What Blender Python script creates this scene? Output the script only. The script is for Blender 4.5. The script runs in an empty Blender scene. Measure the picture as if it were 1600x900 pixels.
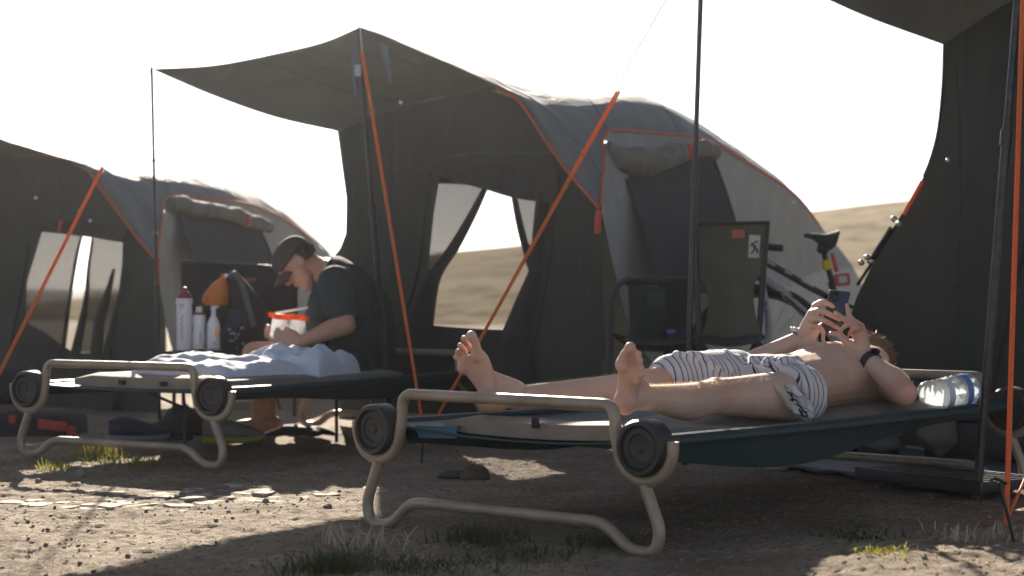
import bpy, bmesh, math, random
import numpy as np
from mathutils import Vector, Matrix, noise
from mathutils.geometry import tessellate_polygon
random.seed(7); np.random.seed(7)
S = bpy.context.scene
COL = S.collection

# ------------------------------------------------------------------ camera, sky, sun, exposure
F, H = 2880.0, 0.70                       # focal length in photo pixels, eye height in metres
cam = bpy.data.cameras.new('camera'); co = bpy.data.objects.new('camera', cam); COL.objects.link(co)
cam.sensor_width = 36.0; cam.lens = 36.0 * F / 1600.0; cam.clip_start = 0.05; cam.clip_end = 3000
co.location = (0, 0, H); co.rotation_euler = (math.radians(90), 0, 0)
cam.dof.use_dof = True; cam.dof.focus_distance = 5.75; cam.dof.aperture_fstop = 3.2
S.camera = co
SUN_EL, SUN_AZ = math.radians(21.3), math.radians(-7.2)      # azimuth from +Y, minus is to the left
sun_dir = Vector((math.sin(SUN_AZ) * math.cos(SUN_EL), math.cos(SUN_AZ) * math.cos(SUN_EL), math.sin(SUN_EL)))
W = bpy.data.worlds.new('World'); S.world = W; W.use_nodes = True
nt = W.node_tree; nt.nodes.clear()
sky = nt.nodes.new('ShaderNodeTexSky'); sky.sky_type = 'NISHITA'; sky.sun_disc = False
sky.sun_elevation = SUN_EL; sky.sun_rotation = SUN_AZ; sky.altitude = 300; sky.dust_density = 0.5; sky.air_density = 0.55
bg = nt.nodes.new('ShaderNodeBackground'); bg.inputs[1].default_value = 0.05
wo = nt.nodes.new('ShaderNodeOutputWorld'); hs = nt.nodes.new('ShaderNodeHueSaturation'); hs.inputs['Saturation'].default_value = .55; nt.links.new(sky.outputs[0], hs.inputs['Color']); nt.links.new(hs.outputs[0], bg.inputs[0]); nt.links.new(bg.outputs[0], wo.inputs[0])
sl = bpy.data.lights.new('sun', 'SUN'); sl.energy = 5.0; sl.angle = math.radians(0.5); sl.color = (1.0, 0.89, 0.75)
so = bpy.data.objects.new('sun', sl); COL.objects.link(so); so.rotation_euler = sun_dir.to_track_quat('Z', 'Y').to_euler()
S.view_settings.view_transform = 'Standard'; S.view_settings.look = 'None'; S.view_settings.gamma = 1.0
S.view_settings.exposure = 1.7

# ------------------------------------------------------------------ helpers
DS = 1.0
def P(px, py, d):
    d *= DS
    return Vector(((px - 800.0) / F * d, d, H - (py - 450.0) / F * d))
def tag(o, label=None, cat=None, group=None, kind=None):
    if label: o['label'] = label
    if cat: o['category'] = cat
    if group: o['group'] = group
    if kind: o['kind'] = kind
    return o
def empty(name, loc, label, cat, group=None):
    o = bpy.data.objects.new(name, None); COL.objects.link(o); o.location = loc; o.empty_display_size = .1
    return tag(o, label, cat, group)
def root_loc(o):
    v = Vector((0, 0, 0))
    while o is not None:
        v += o.location; o = o.parent
    return v
def catmull(pts, n):
    pts = [np.array(p, float) for p in pts]; m = len(pts); out = []
    if m == 2:
        return [pts[0] + (pts[1] - pts[0]) * i / n for i in range(n + 1)]
    for i in range(m - 1):
        p0 = pts[i - 1] if i > 0 else 2 * pts[0] - pts[1]
        p1, p2 = pts[i], pts[i + 1]
        p3 = pts[i + 2] if i + 2 < m else 2 * pts[-1] - pts[-2]
        for k in range(n):
            t = k / n
            out.append(.5 * (2 * p1 + (p2 - p0) * t + (2 * p0 - 5 * p1 + 4 * p2 - p3) * t * t + (3 * p1 - p0 - 3 * p2 + p3) * t ** 3))
    out.append(pts[-1]); return out

def fillet(pts, rad, n=6):
    # 2-D polyline with rounded corners
    out = [pts[0]]
    for i in range(1, len(pts) - 1):
        a, p, c = (np.array(q, float) for q in (pts[i - 1], pts[i], pts[i + 1]))
        la, lc = np.linalg.norm(a - p), np.linalg.norm(c - p); k = min(rad, la * .48, lc * .48)
        q0, q1 = p + (a - p) / la * k, p + (c - p) / lc * k
        for j in range(n + 1):
            t = j / n; out.append(tuple((1 - t) ** 2 * q0 + 2 * t * (1 - t) * p + t * t * q1))
    out.append(pts[-1]); return out
class MB:
    def __init__(s): s.v = []; s.f = []; s.m = []; s.cm = 0
    def add(s, vs, fs):
        o = len(s.v); s.v += [tuple(v) for v in vs]
        for f in fs: s.f.append([i + o for i in f]); s.m.append(s.cm)
    def tube(s, pts, r, n=10, caps=True, sub=0, side=None, flat=1.0):
        pts = [Vector(p) for p in pts]
        rs = list(r) if hasattr(r, '__len__') else [r] * len(pts)
        if sub:
            q = catmull([(*p, rr) for p, rr in zip(pts, rs)], sub)
            pts = [Vector(a[:3]) for a in q]; rs = [max(a[3], 1e-4) for a in q]
        m = len(pts); T = []
        for i in range(m):
            a = pts[max(i - 1, 0)]; b = pts[min(i + 1, m - 1)]; t = (b - a)
            T.append(t.normalized() if t.length > 1e-9 else Vector((0, 0, 1)))
        ref = Vector(side) if side is not None else (Vector((0, 0, 1)) if abs(T[0].z) < .9 else Vector((1, 0, 0)))
        A = (ref - T[0] * ref.dot(T[0])).normalized(); vs = []; fs = []
        for i in range(m):
            if side is not None: A = (ref - T[i] * ref.dot(T[i])).normalized()
            else: A = (A - T[i] * A.dot(T[i])).normalized()
            B = T[i].cross(A)
            for k in range(n):
                th = 2 * math.pi * k / n
                vs.append(pts[i] + A * math.cos(th) * rs[i] + B * math.sin(th) * rs[i] * flat)
        for i in range(m - 1):
            for k in range(n):
                a = i * n + k; b = i * n + (k + 1) % n
                fs.append([a, b, b + n, a + n])
        if caps:
            fs.append(list(range(n))[::-1]); fs.append([(m - 1) * n + k for k in range(n)])
        s.add(vs, fs); return s
    def capsule(s, pts, r, n=14, sub=4, side=None, flat=1.0):
        # tapered tube with rounded ends
        pts = [Vector(p) for p in pts]; rs = list(r) if hasattr(r, '__len__') else [r] * len(pts)
        q = catmull([(*p, rr) for p, rr in zip(pts, rs)], sub)
        pts = [Vector(a[:3]) for a in q]; rs = [max(a[3], 1e-4) for a in q]
        t0 = (pts[0] - pts[1]).normalized(); t1 = (pts[-1] - pts[-2]).normalized(); k = 4
        hp, hr, tp, tr = [], [], [], []
        for i in range(k, 0, -1):
            an = math.pi / 2 * i / k * .97
            hp.append(pts[0] + t0 * rs[0] * math.sin(an)); hr.append(rs[0] * math.cos(an))
        for i in range(1, k + 1):
            an = math.pi / 2 * i / k * .97
            tp.append(pts[-1] + t1 * rs[-1] * math.sin(an)); tr.append(rs[-1] * math.cos(an))
        return s.tube(hp + pts + tp, hr + rs + tr, n, True, 0, side, flat)
    def loft(s, rings, caps=True):
        # rings: list of (centre, A half axis vector, B half axis vector); rounded section
        n = 20; vs = []; fs = []
        for c, A, B in rings:
            c = Vector(c); A = Vector(A); B = Vector(B)
            for k in range(n):
                th = 2 * math.pi * k / n
                vs.append(c + A * math.cos(th) + B * math.sin(th))
        m = len(rings)
        for i in range(m - 1):
            for k in range(n):
                a = i * n + k; b = i * n + (k + 1) % n
                fs.append([a, b, b + n, a + n])
        if caps:
            fs.append(list(range(n))[::-1]); fs.append([(m - 1) * n + k for k in range(n)])
        s.add(vs, fs); return s
    def sloft(s, rings, sub=5, caps=True):
        q = catmull([np.concatenate([np.array(c), np.array(a), np.array(b)]) for c, a, b in rings], sub)
        return s.loft([(x[:3], x[3:6], x[6:9]) for x in q], caps)
    def ell(s, c, r, ax=None, n=16, m=10):
        c = Vector(c); R = Matrix.Identity(3) if ax is None else ax
        vs = [c + R @ Vector((0, 0, r[2]))]; fs = []
        for i in range(1, m):
            ph = math.pi * i / m
            for k in range(n):
                th = 2 * math.pi * k / n
                vs.append(c + R @ Vector((r[0] * math.sin(ph) * math.cos(th), r[1] * math.sin(ph) * math.sin(th), r[2] * math.cos(ph))))
        vs.append(c + R @ Vector((0, 0, -r[2])))
        for k in range(n): fs.append([0, 1 + k, 1 + (k + 1) % n])
        for i in range(m - 2):
            for k in range(n):
                a = 1 + i * n + k; b = 1 + i * n + (k + 1) % n
                fs.append([a, a + n, b + n, b])
        last = len(vs) - 1
        for k in range(n): fs.append([last, 1 + (m - 2) * n + (k + 1) % n, 1 + (m - 2) * n + k])
        s.add(vs, fs); return s
    def box(s, c, sz, ax=None, bev=0.0):
        c = Vector(c); R = Matrix.Identity(3) if ax is None else ax
        x, y, z = [a / 2 for a in sz]
        if bev <= 0:
            vs = [c + R @ Vector((i * x, j * y, k * z)) for k in (-1, 1) for j in (-1, 1) for i in (-1, 1)]
            fs = [[0, 2, 3, 1], [4, 5, 7, 6], [0, 1, 5, 4], [2, 6, 7, 3], [0, 4, 6, 2], [1, 3, 7, 5]]
            s.add(vs, fs); return s
        b = min(bev, x * .99, y * .99, z * .99); bm = bmesh.new()
        bmesh.ops.create_cube(bm, size=1.0)
        for v in bm.verts: v.co = Vector((v.co.x * 2 * x, v.co.y * 2 * y, v.co.z * 2 * z))
        bmesh.ops.bevel(bm, geom=bm.edges[:], offset=b, segments=3, profile=.5, affect='EDGES')
        bm.verts.index_update()
        s.add([c + R @ v.co for v in bm.verts], [[v.index for v in f.verts] for f in bm.faces]); bm.free(); return s
    def grid(s, G, two=False):
        # G: array rows x cols x 3
        G = np.asarray(G); r, c = G.shape[:2]
        s.add([tuple(x) for x in G.reshape(-1, 3)],
              [[i * c + j, i * c + j + 1, (i + 1) * c + j + 1, (i + 1) * c + j] for i in range(r - 1) for j in range(c - 1)])
        return s
    def poly(s, loops):
        flat = [Vector(p) for l in loops for p in l]
        tris = tessellate_polygon([[Vector(p) for p in l] for l in loops])
        s.add(flat, [list(t) for t in tris]); return s
    def lathe(s, c, prof, n=24, ax=None):
        c = Vector(c); R = Matrix.Identity(3) if ax is None else ax; vs = []; fs = []
        for r, z in prof:
            for k in range(n):
                th = 2 * math.pi * k / n; vs.append(c + R @ Vector((r * math.cos(th), r * math.sin(th), z)))
        m = len(prof)
        for i in range(m - 1):
            for k in range(n):
                a = i * n + k; b = i * n + (k + 1) % n; fs.append([a, b, b + n, a + n])
        fs.append(list(range(n))[::-1]); fs.append([(m - 1) * n + k for k in range(n)])
        s.add(vs, fs); return s
    def mesh(s, name, off=Vector((0, 0, 0)), smooth=True):
        me = bpy.data.meshes.new(name)
        me.from_pydata([tuple(Vector(v) - off) for v in s.v], [], s.f)
        if any(s.m): me.polygons.foreach_set('material_index', s.m)
        if smooth: me.polygons.foreach_set('use_smooth', [True] * len(me.polygons))
        me.validate(); me.update(); return me
    def build(s, name, mat, parent=None, smooth=True, sharp=35):
        if parent is None:
            a = np.array(s.v); off = Vector(((a[:, 0].min() + a[:, 0].max()) / 2, (a[:, 1].min() + a[:, 1].max()) / 2, a[:, 2].min()))
        else: off = root_loc(parent)
        me = s.mesh(name, off, smooth)
        if smooth and sharp:
            try: me.set_sharp_from_angle(angle=math.radians(sharp))
            except Exception: pass
        o = bpy.data.objects.new(name, me); COL.objects.link(o)
        if parent is None: o.location = off
        else: o.parent = parent
        for m in (mat if isinstance(mat, (list, tuple)) else [mat]): me.materials.append(m)
        return o
def remesh(mb, name, mat, parent, voxel=.005, smooth=4, fac=.5):
    o = mb.build(name, mat, parent, True, 0)
    md = o.modifiers.new('r', 'REMESH'); md.mode = 'VOXEL'; md.voxel_size = voxel; md.use_smooth_shade = True
    if smooth:
        sm = o.modifiers.new('s', 'SMOOTH'); sm.iterations = smooth; sm.factor = fac
    dg = bpy.context.evaluated_depsgraph_get(); dg.update()
    me = bpy.data.meshes.new_from_object(o.evaluated_get(dg)); o.modifiers.clear(); old = o.data; o.data = me
    if not me.materials: me.materials.append(mat)
    bpy.data.meshes.remove(old); me.name = name
    me.polygons.foreach_set('use_smooth', [True] * len(me.polygons)); me.update()
    return o
def patch(rows, nu=8, nv=8, wr=0.0, sc=3.0):
    # rows: list of lists of Vectors -> smooth dense grid, wr wrinkles along the normal
    R = [catmull([np.array(p) for p in r], nv) for r in rows]
    cols = len(R[0]); C = [catmull([R[i][j] for i in range(len(R))], nu) for j in range(cols)]
    G = np.array(C).transpose(1, 0, 2)
    if wr:
        du = np.gradient(G, axis=0); dv = np.gradient(G, axis=1); n = np.cross(du, dv); n /= np.linalg.norm(n, axis=2, keepdims=True) + 1e-9
        for i in range(1, G.shape[0] - 1):
            for j in range(1, G.shape[1] - 1):
                p = G[i, j]; h = noise.noise(Vector(p * sc)) + .5 * noise.noise(Vector(p * sc * 2.3))
                G[i, j] = p + n[i, j] * h * wr
    return G
def frame(fwd, up):
    # columns: right, fwd, up
    f = Vector(fwd).normalized(); u = Vector(up); u = (u - f * u.dot(f)).normalized(); r = f.cross(u)
    return Matrix((r, f, u)).transposed()
def vplane(px0, d0, px1, d1):
    # a vertical wall standing on the line through two ground positions; gives its depth at a picture column
    a = Vector(((px0 - 800) / F * d0, d0)); b = Vector(((px1 - 800) / F * d1, d1)); n = Vector((b.y - a.y, a.x - b.x))
    def q(px, py, off=0.0):
        k = Vector(((px - 800) / F, 1.0)); d = n.dot(a) / n.dot(k) - off
        return P(px, py, d)
    return q

# ------------------------------------------------------------------ materials
def mat(name, col, rough=.8, col2=None, scale=20, bump=0.0, bscale=None, metal=0.0, trans=0.0, sss=0.0, detail=4, spec=.5, sheen=0.0):
    m = bpy.data.materials.new(name); m.use_nodes = True; t = m.node_tree; t.nodes.clear()
    out = t.nodes.new('ShaderNodeOutputMaterial'); b = t.nodes.new('ShaderNodeBsdfPrincipled')
    b.inputs['Roughness'].default_value = rough; b.inputs['Metallic'].default_value = metal
    b.inputs['Specular IOR Level'].default_value = spec
    b.inputs['Base Color'].default_value = (*col, 1)
    tc = t.nodes.new('ShaderNodeTexCoord')
    if col2 is not None:
        nz = t.nodes.new('ShaderNodeTexNoise'); nz.inputs['Scale'].default_value = scale; nz.inputs['Detail'].default_value = detail
        t.links.new(tc.outputs['Object'], nz.inputs['Vector'])
        mx = t.nodes.new('ShaderNodeMix'); mx.data_type = 'RGBA'; mx.inputs[6].default_value = (*col, 1); mx.inputs[7].default_value = (*col2, 1)
        rp = t.nodes.new('ShaderNodeMapRange'); rp.inputs[1].default_value = .32; rp.inputs[2].default_value = .68
        t.links.new(nz.outputs[0], rp.inputs[0]); t.links.new(rp.outputs[0], mx.inputs[0]); t.links.new(mx.outputs[2], b.inputs['Base Color'])
    if bump:
        n2 = t.nodes.new('ShaderNodeTexNoise'); n2.inputs['Scale'].default_value = bscale or scale * 4; n2.inputs['Detail'].default_value = 5
        t.links.new(tc.outputs['Object'], n2.inputs['Vector'])
        bp = t.nodes.new('ShaderNodeBump'); bp.inputs['Strength'].default_value = bump; bp.inputs['Distance'].default_value = .01
        if 'canvas' in name:
            n3 = t.nodes.new('ShaderNodeTexNoise'); n3.inputs['Scale'].default_value = 2.6; n3.inputs['Detail'].default_value = 3; n3.inputs['Distortion'].default_value = 1.2
            mp = t.nodes.new('ShaderNodeMapping'); mp.inputs['Scale'].default_value = (1.6, 1.6, .6); t.links.new(tc.outputs['Object'], mp.inputs[0]); t.links.new(mp.outputs[0], n3.inputs['Vector'])
            b2 = t.nodes.new('ShaderNodeBump'); b2.inputs['Strength'].default_value = .28; b2.inputs['Distance'].default_value = .12
            t.links.new(n3.outputs[0], b2.inputs['Height']); t.links.new(b2.outputs[0], bp.inputs['Normal'])
        t.links.new(n2.outputs[0], bp.inputs['Height']); t.links.new(bp.outputs[0], b.inputs['Normal'])
    if sss:
        b.inputs['Subsurface Weight'].default_value = sss; b.inputs['Subsurface Radius'].default_value = (.9, .3, .15); b.inputs['Subsurface Scale'].default_value = .018
    if sheen: b.inputs['Sheen Weight'].default_value = sheen
    last = b.outputs[0]
    if trans:
        tr = t.nodes.new('ShaderNodeBsdfTranslucent'); ms = t.nodes.new('ShaderNodeMixShader'); ms.inputs[0].default_value = trans
        if col2 is not None: t.links.new(mx.outputs[2], tr.inputs[0])
        else: tr.inputs[0].default_value = (*col, 1)
        t.links.new(b.outputs[0], ms.inputs[1]); t.links.new(tr.outputs[0], ms.inputs[2]); last = ms.outputs[0]
    t.links.new(last, out.inputs[0]); return m
M = {}
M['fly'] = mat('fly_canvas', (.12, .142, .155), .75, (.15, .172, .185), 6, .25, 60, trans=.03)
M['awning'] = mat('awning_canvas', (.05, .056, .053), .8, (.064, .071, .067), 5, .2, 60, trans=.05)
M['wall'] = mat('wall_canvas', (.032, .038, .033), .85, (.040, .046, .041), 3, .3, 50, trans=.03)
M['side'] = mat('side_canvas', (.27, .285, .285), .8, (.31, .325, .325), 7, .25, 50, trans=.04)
M['seam'] = mat('seam_tape', (.05, .052, .047), .8)
M['flyseam'] = mat('fly_seam', (.10, .12, .13), .8)
M['flap'] = mat('flap_canvas', (.03, .032, .03), .85, (.04, .042, .04), 8, .3, 40, trans=.03)
M['roll'] = mat('rolled_canvas', (.17, .17, .15), .85, (.12, .12, .105), 14, .5, 45)
M['bluemesh'] = mat('dark_blue_mesh', (.014, .02, .032), .8, (.02, .027, .04), 10, .1)
M['orange'] = mat('orange_trim', (.62, .12, .035), .6, (.5, .09, .03), 30)
M['rope'] = mat('orange_rope', (.9, .22, .05), .55, (.68, .13, .035), 260, .4, 500, trans=.2)
M['reflect'] = mat('pale_strap', (.7, .7, .7), .5)
M['strap'] = mat('red_strap', (.55, .07, .05), .6)
M['pole'] = mat('dark_steel', (.03, .032, .034), .35, (.05, .052, .055), 30, metal=.6)
M['steel'] = mat('bright_steel', (.5, .5, .48), .3, metal=.9)
M['champ'] = mat('champagne_paint', (.37, .30, .225), .42, (.25, .2, .145), 11, .08, 120, metal=.25)
M['disc'] = mat('black_plastic', (.018, .018, .018), .45, (.024, .024, .023), 30, .15, 150)
M['disc2'] = mat('grey_plastic', (.035, .034, .032), .55, (.026, .025, .024), 20, .15, 150)
M['deck'] = mat('teal_nylon', (.008, .042, .046), .5, (.006, .032, .036), 9, .3, 120, trans=.05)
M['deckblue'] = mat('blue_nylon', (.02, .12, .19), .5, (.015, .1, .16), 9, .2, 80, trans=.15)
M['mattan'] = mat('sleeping_mat_cloth', (.24, .21, .175), .85, (.2, .175, .145), 12, .4, 80)
M['skin'] = mat('skin', (.63, .44, .34), .5, (.54, .36, .27), 9, .22, 70, sss=.22, spec=.4)
def redden(m):
    t = m.node_tree; b = next(n for n in t.nodes if n.type == 'BSDF_PRINCIPLED'); src = b.inputs['Base Color'].links[0].from_socket
    at = t.nodes.new('ShaderNodeAttribute'); at.attribute_name = 'red'; mx = t.nodes.new('ShaderNodeMix'); mx.data_type = 'RGBA'; mx.inputs[7].default_value = (.56, .25, .17, 1)
    t.links.new(at.outputs['Fac'], mx.inputs[0]); t.links.new(src, mx.inputs[6]); t.links.new(mx.outputs[2], b.inputs['Base Color'])
redden(M['skin'])
M['skin2'] = mat('skin_tan', (.52, .29, .2), .5, (.45, .24, .165), 14, .1, 90, sss=.2, spec=.4)
M['hair'] = mat('golden_brown_hair', (.15, .10, .055), .5, (.26, .185, .11), 60, .6, 160)
M['eye'] = mat('eye_dark', (.12, .08, .06), .3)
M['dhair'] = mat('dark_hair', (.03, .02, .014), .5)
M['leghair'] = mat('leg_hair', (.6, .42, .25), .4, trans=.5)
M['tee'] = mat('dark_teal_cotton', (.017, .03, .034), .9, (.024, .038, .042), 10, .4, 60)
M['cap'] = mat('brown_cap', (.05, .038, .034), .85, (.07, .05, .045), 20, .3, 90)
M['dark'] = mat('dark_cloth', (.014, .015, .017), .85, (.022, .023, .026), 18, .4, 60)
M['navy'] = mat('navy_cloth', (.02, .025, .05), .85, (.03, .036, .065), 18, .4, 60)
M['olive'] = mat('olive_chair_cloth', (.08, .08, .052), .85, (.1, .1, .07), 8, .4, 70)
M['green'] = mat('green_chair_cloth', (.025, .042, .033), .8, (.035, .055, .042), 8, .3, 60)
M['white'] = mat('white_plastic', (.72, .71, .74), .4, (.66, .65, .68), 20)
M['maroon'] = mat('maroon_plastic', (.22, .02, .04), .4)
M['ink'] = mat('ink', (.05, .05, .06), .6)
M['yellow'] = mat('yellow_paint', (.75, .55, .03), .5)
M['sunorange'] = mat('orange_print', (.85, .42, .06), .5)
M['sack'] = mat('orange_nylon', (.62, .2, .03), .6, (.5, .15, .03), 20, .4, 40, trans=.15)
M['blanket'] = mat('pale_blue_cotton', (.56, .61, .70), .8, (.72, .74, .80), 11, .4, 60, trans=.15)
M['pillow'] = mat('white_blue_cotton', (.68, .74, .80), .8, (.6, .68, .76), 9, .4, 60, trans=.12)
M['zip'] = mat('milky_bag', (.85, .85, .86), .35, (.78, .78, .8), 30, .4, 60, trans=.4)
M['ziptop'] = mat('orange_zip', (.9, .22, .04), .45, trans=.4)
M['phone'] = mat('blue_phone', (.018, .045, .075), .35, (.022, .05, .08), 30)
M['glassblk'] = mat('black_glass', (.008, .008, .01), .1)
M['tarp'] = mat('blue_tarp', (.03, .06, .085), .6, (.022, .047, .07), 5, .5, 16)
M['crate'] = mat('black_crate', (.012, .013, .016), .5)
M['redbag'] = mat('red_nylon', (.42, .05, .03), .7, (.34, .04, .03), 20, .4, 60)
M['purple'] = mat('purple_paint', (.16, .12, .38), .4)
M['bike'] = mat('black_frame_paint', (.02, .021, .023), .35)
M['bikew'] = mat('white_frame_paint', (.36, .38, .41), .35, (.28, .3, .33), 20)
M['tyre'] = mat('rubber', (.012, .012, .012), .8)
M['label'] = mat('white_label', (.62, .56, .5), .7)
M['labelo'] = mat('orange_label', (.45, .15, .08), .7)
M['rock'] = mat('stone', (.27, .235, .2), .9, (.18, .15, .125), 22, .8, 60)
M['mud'] = mat('pale_dried_mud', (.46, .41, .34), .95, (.30, .25, .195), 16, .5, 90)
M['clod'] = mat('dirt_clod', (.25, .2, .155), .95, (.18, .14, .105), 30, .8, 90)
M['straw'] = mat('dry_straw', (.5, .42, .28), .8, (.38, .31, .2), 9)
M['grass'] = mat('grass_green', (.035, .056, .016), .7, (.07, .08, .025), 12, trans=.25)
M['grassy'] = mat('grass_yellow', (.30, .27, .05), .7, (.22, .21, .05), 12, trans=.4)
def mesh_mat():
    # sheer insect mesh with moire ripples
    m = bpy.data.materials.new('insect_mesh'); m.use_nodes = True; t = m.node_tree; t.nodes.clear()
    out = t.nodes.new('ShaderNodeOutputMaterial'); d = t.nodes.new('ShaderNodeBsdfDiffuse'); d.inputs[0].default_value = (.03, .03, .03, 1)
    tr = t.nodes.new('ShaderNodeBsdfTransparent'); mx = t.nodes.new('ShaderNodeMixShader')
    tc = t.nodes.new('ShaderNodeTexCoord'); wv = t.nodes.new('ShaderNodeTexWave'); wv.bands_direction = 'Z'
    wv.inputs['Scale'].default_value = 17; wv.inputs['Distortion'].default_value = 5; wv.inputs['Detail'].default_value = 2; wv.inputs['Detail Scale'].default_value = .6
    t.links.new(tc.outputs['Object'], wv.inputs['Vector'])
    rp = t.nodes.new('ShaderNodeMapRange'); rp.inputs[3].default_value = .86; rp.inputs[4].default_value = .905
    t.links.new(wv.outputs['Fac'], rp.inputs[0]); t.links.new(rp.outputs[0], mx.inputs[0])
    t.links.new(tr.outputs[0], mx.inputs[1]); t.links.new(d.outputs[0], mx.inputs[2]); t.links.new(mx.outputs[0], out.inputs[0]); return m
M['mesh'] = mesh_mat()
def sheer():
    m = bpy.data.materials.new('sheer_mesh'); m.use_nodes = True; t = m.node_tree; t.nodes.clear(); out = t.nodes.new('ShaderNodeOutputMaterial')
    d = t.nodes.new('ShaderNodeBsdfDiffuse'); d.inputs[0].default_value = (.05, .052, .05, 1); tr = t.nodes.new('ShaderNodeBsdfTransparent'); mx = t.nodes.new('ShaderNodeMixShader'); mx.inputs[0].default_value = .46
    t.links.new(tr.outputs[0], mx.inputs[1]); t.links.new(d.outputs[0], mx.inputs[2]); t.links.new(mx.outputs[0], out.inputs[0]); return m
M['sheer'] = sheer()
def clear_plastic():
    m = bpy.data.materials.new('clear_plastic'); m.use_nodes = True; t = m.node_tree; t.nodes.clear()
    out = t.nodes.new('ShaderNodeOutputMaterial'); tr = t.nodes.new('ShaderNodeBsdfTransparent'); tr.inputs[0].default_value = (.86, .9, .92, 1)
    gl = t.nodes.new('ShaderNodeBsdfGlossy'); gl.inputs['Roughness'].default_value = .12
    tl = t.nodes.new('ShaderNodeBsdfTranslucent'); tl.inputs[0].default_value = (.8, .84, .87, 1)
    fr = t.nodes.new('ShaderNodeFresnel'); fr.inputs[0].default_value = 1.5
    a = t.nodes.new('ShaderNodeMixShader'); a.inputs[0].default_value = .55; b = t.nodes.new('ShaderNodeMixShader')
    t.links.new(tr.outputs[0], a.inputs[1]); t.links.new(tl.outputs[0], a.inputs[2])
    t.links.new(fr.outputs[0], b.inputs[0]); t.links.new(a.outputs[0], b.inputs[1]); t.links.new(gl.outputs[0], b.inputs[2]); t.links.new(b.outputs[0], out.inputs[0]); return m
M['clear'] = clear_plastic()
def stripes():
    # white shorts cloth with navy and tan pinstripes running round the leg (object coords rotated along the body)
    m = bpy.data.materials.new('striped_cotton'); m.use_nodes = True; t = m.node_tree; b = t.nodes['Principled BSDF']; b.inputs['Roughness'].default_value = .85
    at = t.nodes.new('ShaderNodeAttribute'); at.attribute_name = 'stripe'
    mu = t.nodes.new('ShaderNodeMath'); mu.operation = 'MULTIPLY'; mu.inputs[1].default_value = 44
    fr = t.nodes.new('ShaderNodeMath'); fr.operation = 'FRACT'; t.links.new(at.outputs['Fac'], mu.inputs[0]); t.links.new(mu.outputs[0], fr.inputs[0])
    cr = t.nodes.new('ShaderNodeValToRGB'); cr.color_ramp.interpolation = 'CONSTANT'; e = cr.color_ramp.elements
    e[0].position = 0; e[0].color = (.62, .61, .62, 1); e[1].position = .56; e[1].color = (.045, .05, .1, 1)
    x = e.new(.72); x.color = (.62, .61, .62, 1); x = e.new(.80); x.color = (.42, .33, .26, 1); x = e.new(.88); x.color = (.62, .61, .62, 1)
    t.links.new(fr.outputs[0], cr.inputs[0]); t.links.new(cr.outputs[0], b.inputs['Base Color']); return m
M['stripe'] = stripes()
def ground_mat(name, hill=False):
    m = bpy.data.materials.new(name); m.use_nodes = True; t = m.node_tree; b = t.nodes['Principled BSDF']; b.inputs['Roughness'].default_value = .95
    b.inputs['Specular IOR Level'].default_value = 0 if hill else .10
    tc = t.nodes.new('ShaderNodeTexCoord')
    def nz(sc, de=6, ro=.6):
        n = t.nodes.new('ShaderNodeTexNoise'); n.inputs['Scale'].default_value = sc; n.inputs['Detail'].default_value = de; n.inputs['Roughness'].default_value = ro
        t.links.new(tc.outputs['Object'], n.inputs['Vector']); return n
    def mix(f, a, c, lo, hi):
        r = t.nodes.new('ShaderNodeMapRange'); r.inputs[1].default_value = lo; r.inputs[2].default_value = hi; t.links.new(f, r.inputs[0])
        x = t.nodes.new('ShaderNodeMix'); x.data_type = 'RGBA'; t.links.new(r.outputs[0], x.inputs[0])
        for i, v in ((6, a), (7, c)):
            if isinstance(v, tuple): x.inputs[i].default_value = (*v, 1)
            else: t.links.new(v, x.inputs[i])
        return x.outputs[2]
    if hill:
        c = mix(nz(.12).outputs[0], (.26, .215, .15), (.35, .295, .21), .35, .65)
        c = mix(nz(1.1).outputs[0], c, (.15, .125, .078), .48, .66); c = mix(nz(.35).outputs[0], c, (.26, .21, .15), .58, .7)
    else:
        c = mix(nz(3).outputs[0], (.20, .155, .11), (.33, .27, .20), .35, .65)
        c = mix(nz(40).outputs[0], c, (.14, .105, .072), .50, .68)
        c = mix(nz(110).outputs[0], c, (.42, .36, .29), .6, .75)
        bp = t.nodes.new('ShaderNodeBump'); bp.inputs['Strength'].default_value = .9; bp.inputs['Distance'].default_value = .012
        t.links.new(nz(85, 8, .65).outputs[0], bp.inputs['Height']); t.links.new(bp.outputs[0], b.inputs['Normal'])
    t.links.new(c, b.inputs['Base Color']); return m
M['ground'] = ground_mat('dry_dirt'); M['hill'] = ground_mat('dry_hillside', True)

# ------------------------------------------------------------------ ground and hill
def gz(x, y):
    v = Vector((x, y, 0))
    h = .010 * noise.noise(v * 1.3) + .007 * noise.noise(v * 5) + .0045 * noise.noise(v * 13 + Vector((3, 1, 0)))
    if y < 9:
        h += .012 * max(0, noise.noise(v * 17)) ** 1.2 + .007 * max(0, noise.noise(v * 34 + Vector((5, 5, 0)))) + .0045 * noise.noise(v * 45) + .012 * max(0, noise.noise(v * 7 + Vector((9, 2, 0))) - .2)
    h += .042 * math.exp(-((x - 1.0) / .5) ** 2 - ((y - 4.55) / .4) ** 2)
    h += -.010 * (1 if x < -.3 else 0) * min(1, max(0, (-.3 - x) * 2))
    return h
def axis(pieces):
    out = []
    for a, b, st in pieces:
        n = max(1, int(round((b - a) / st))); out += [a + (b - a) * i / n for i in range(n)]
    return out + [pieces[-1][1]]
xs = axis([(-900, -100, 100), (-100, -20, 10), (-20, -4, 2), (-4, -2.2, .15), (-2.2, 2.2, .016), (2.2, 4, .15), (4, 20, 2), (20, 100, 10), (100, 900, 100)])
ys = axis([(-60, 0, 10), (0, 3.6, .4), (3.6, 7.6, .013), (7.6, 10, .05), (10, 14, .25), (14, 30, 2), (30, 100, 10), (100, 1500, 200)])
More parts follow.
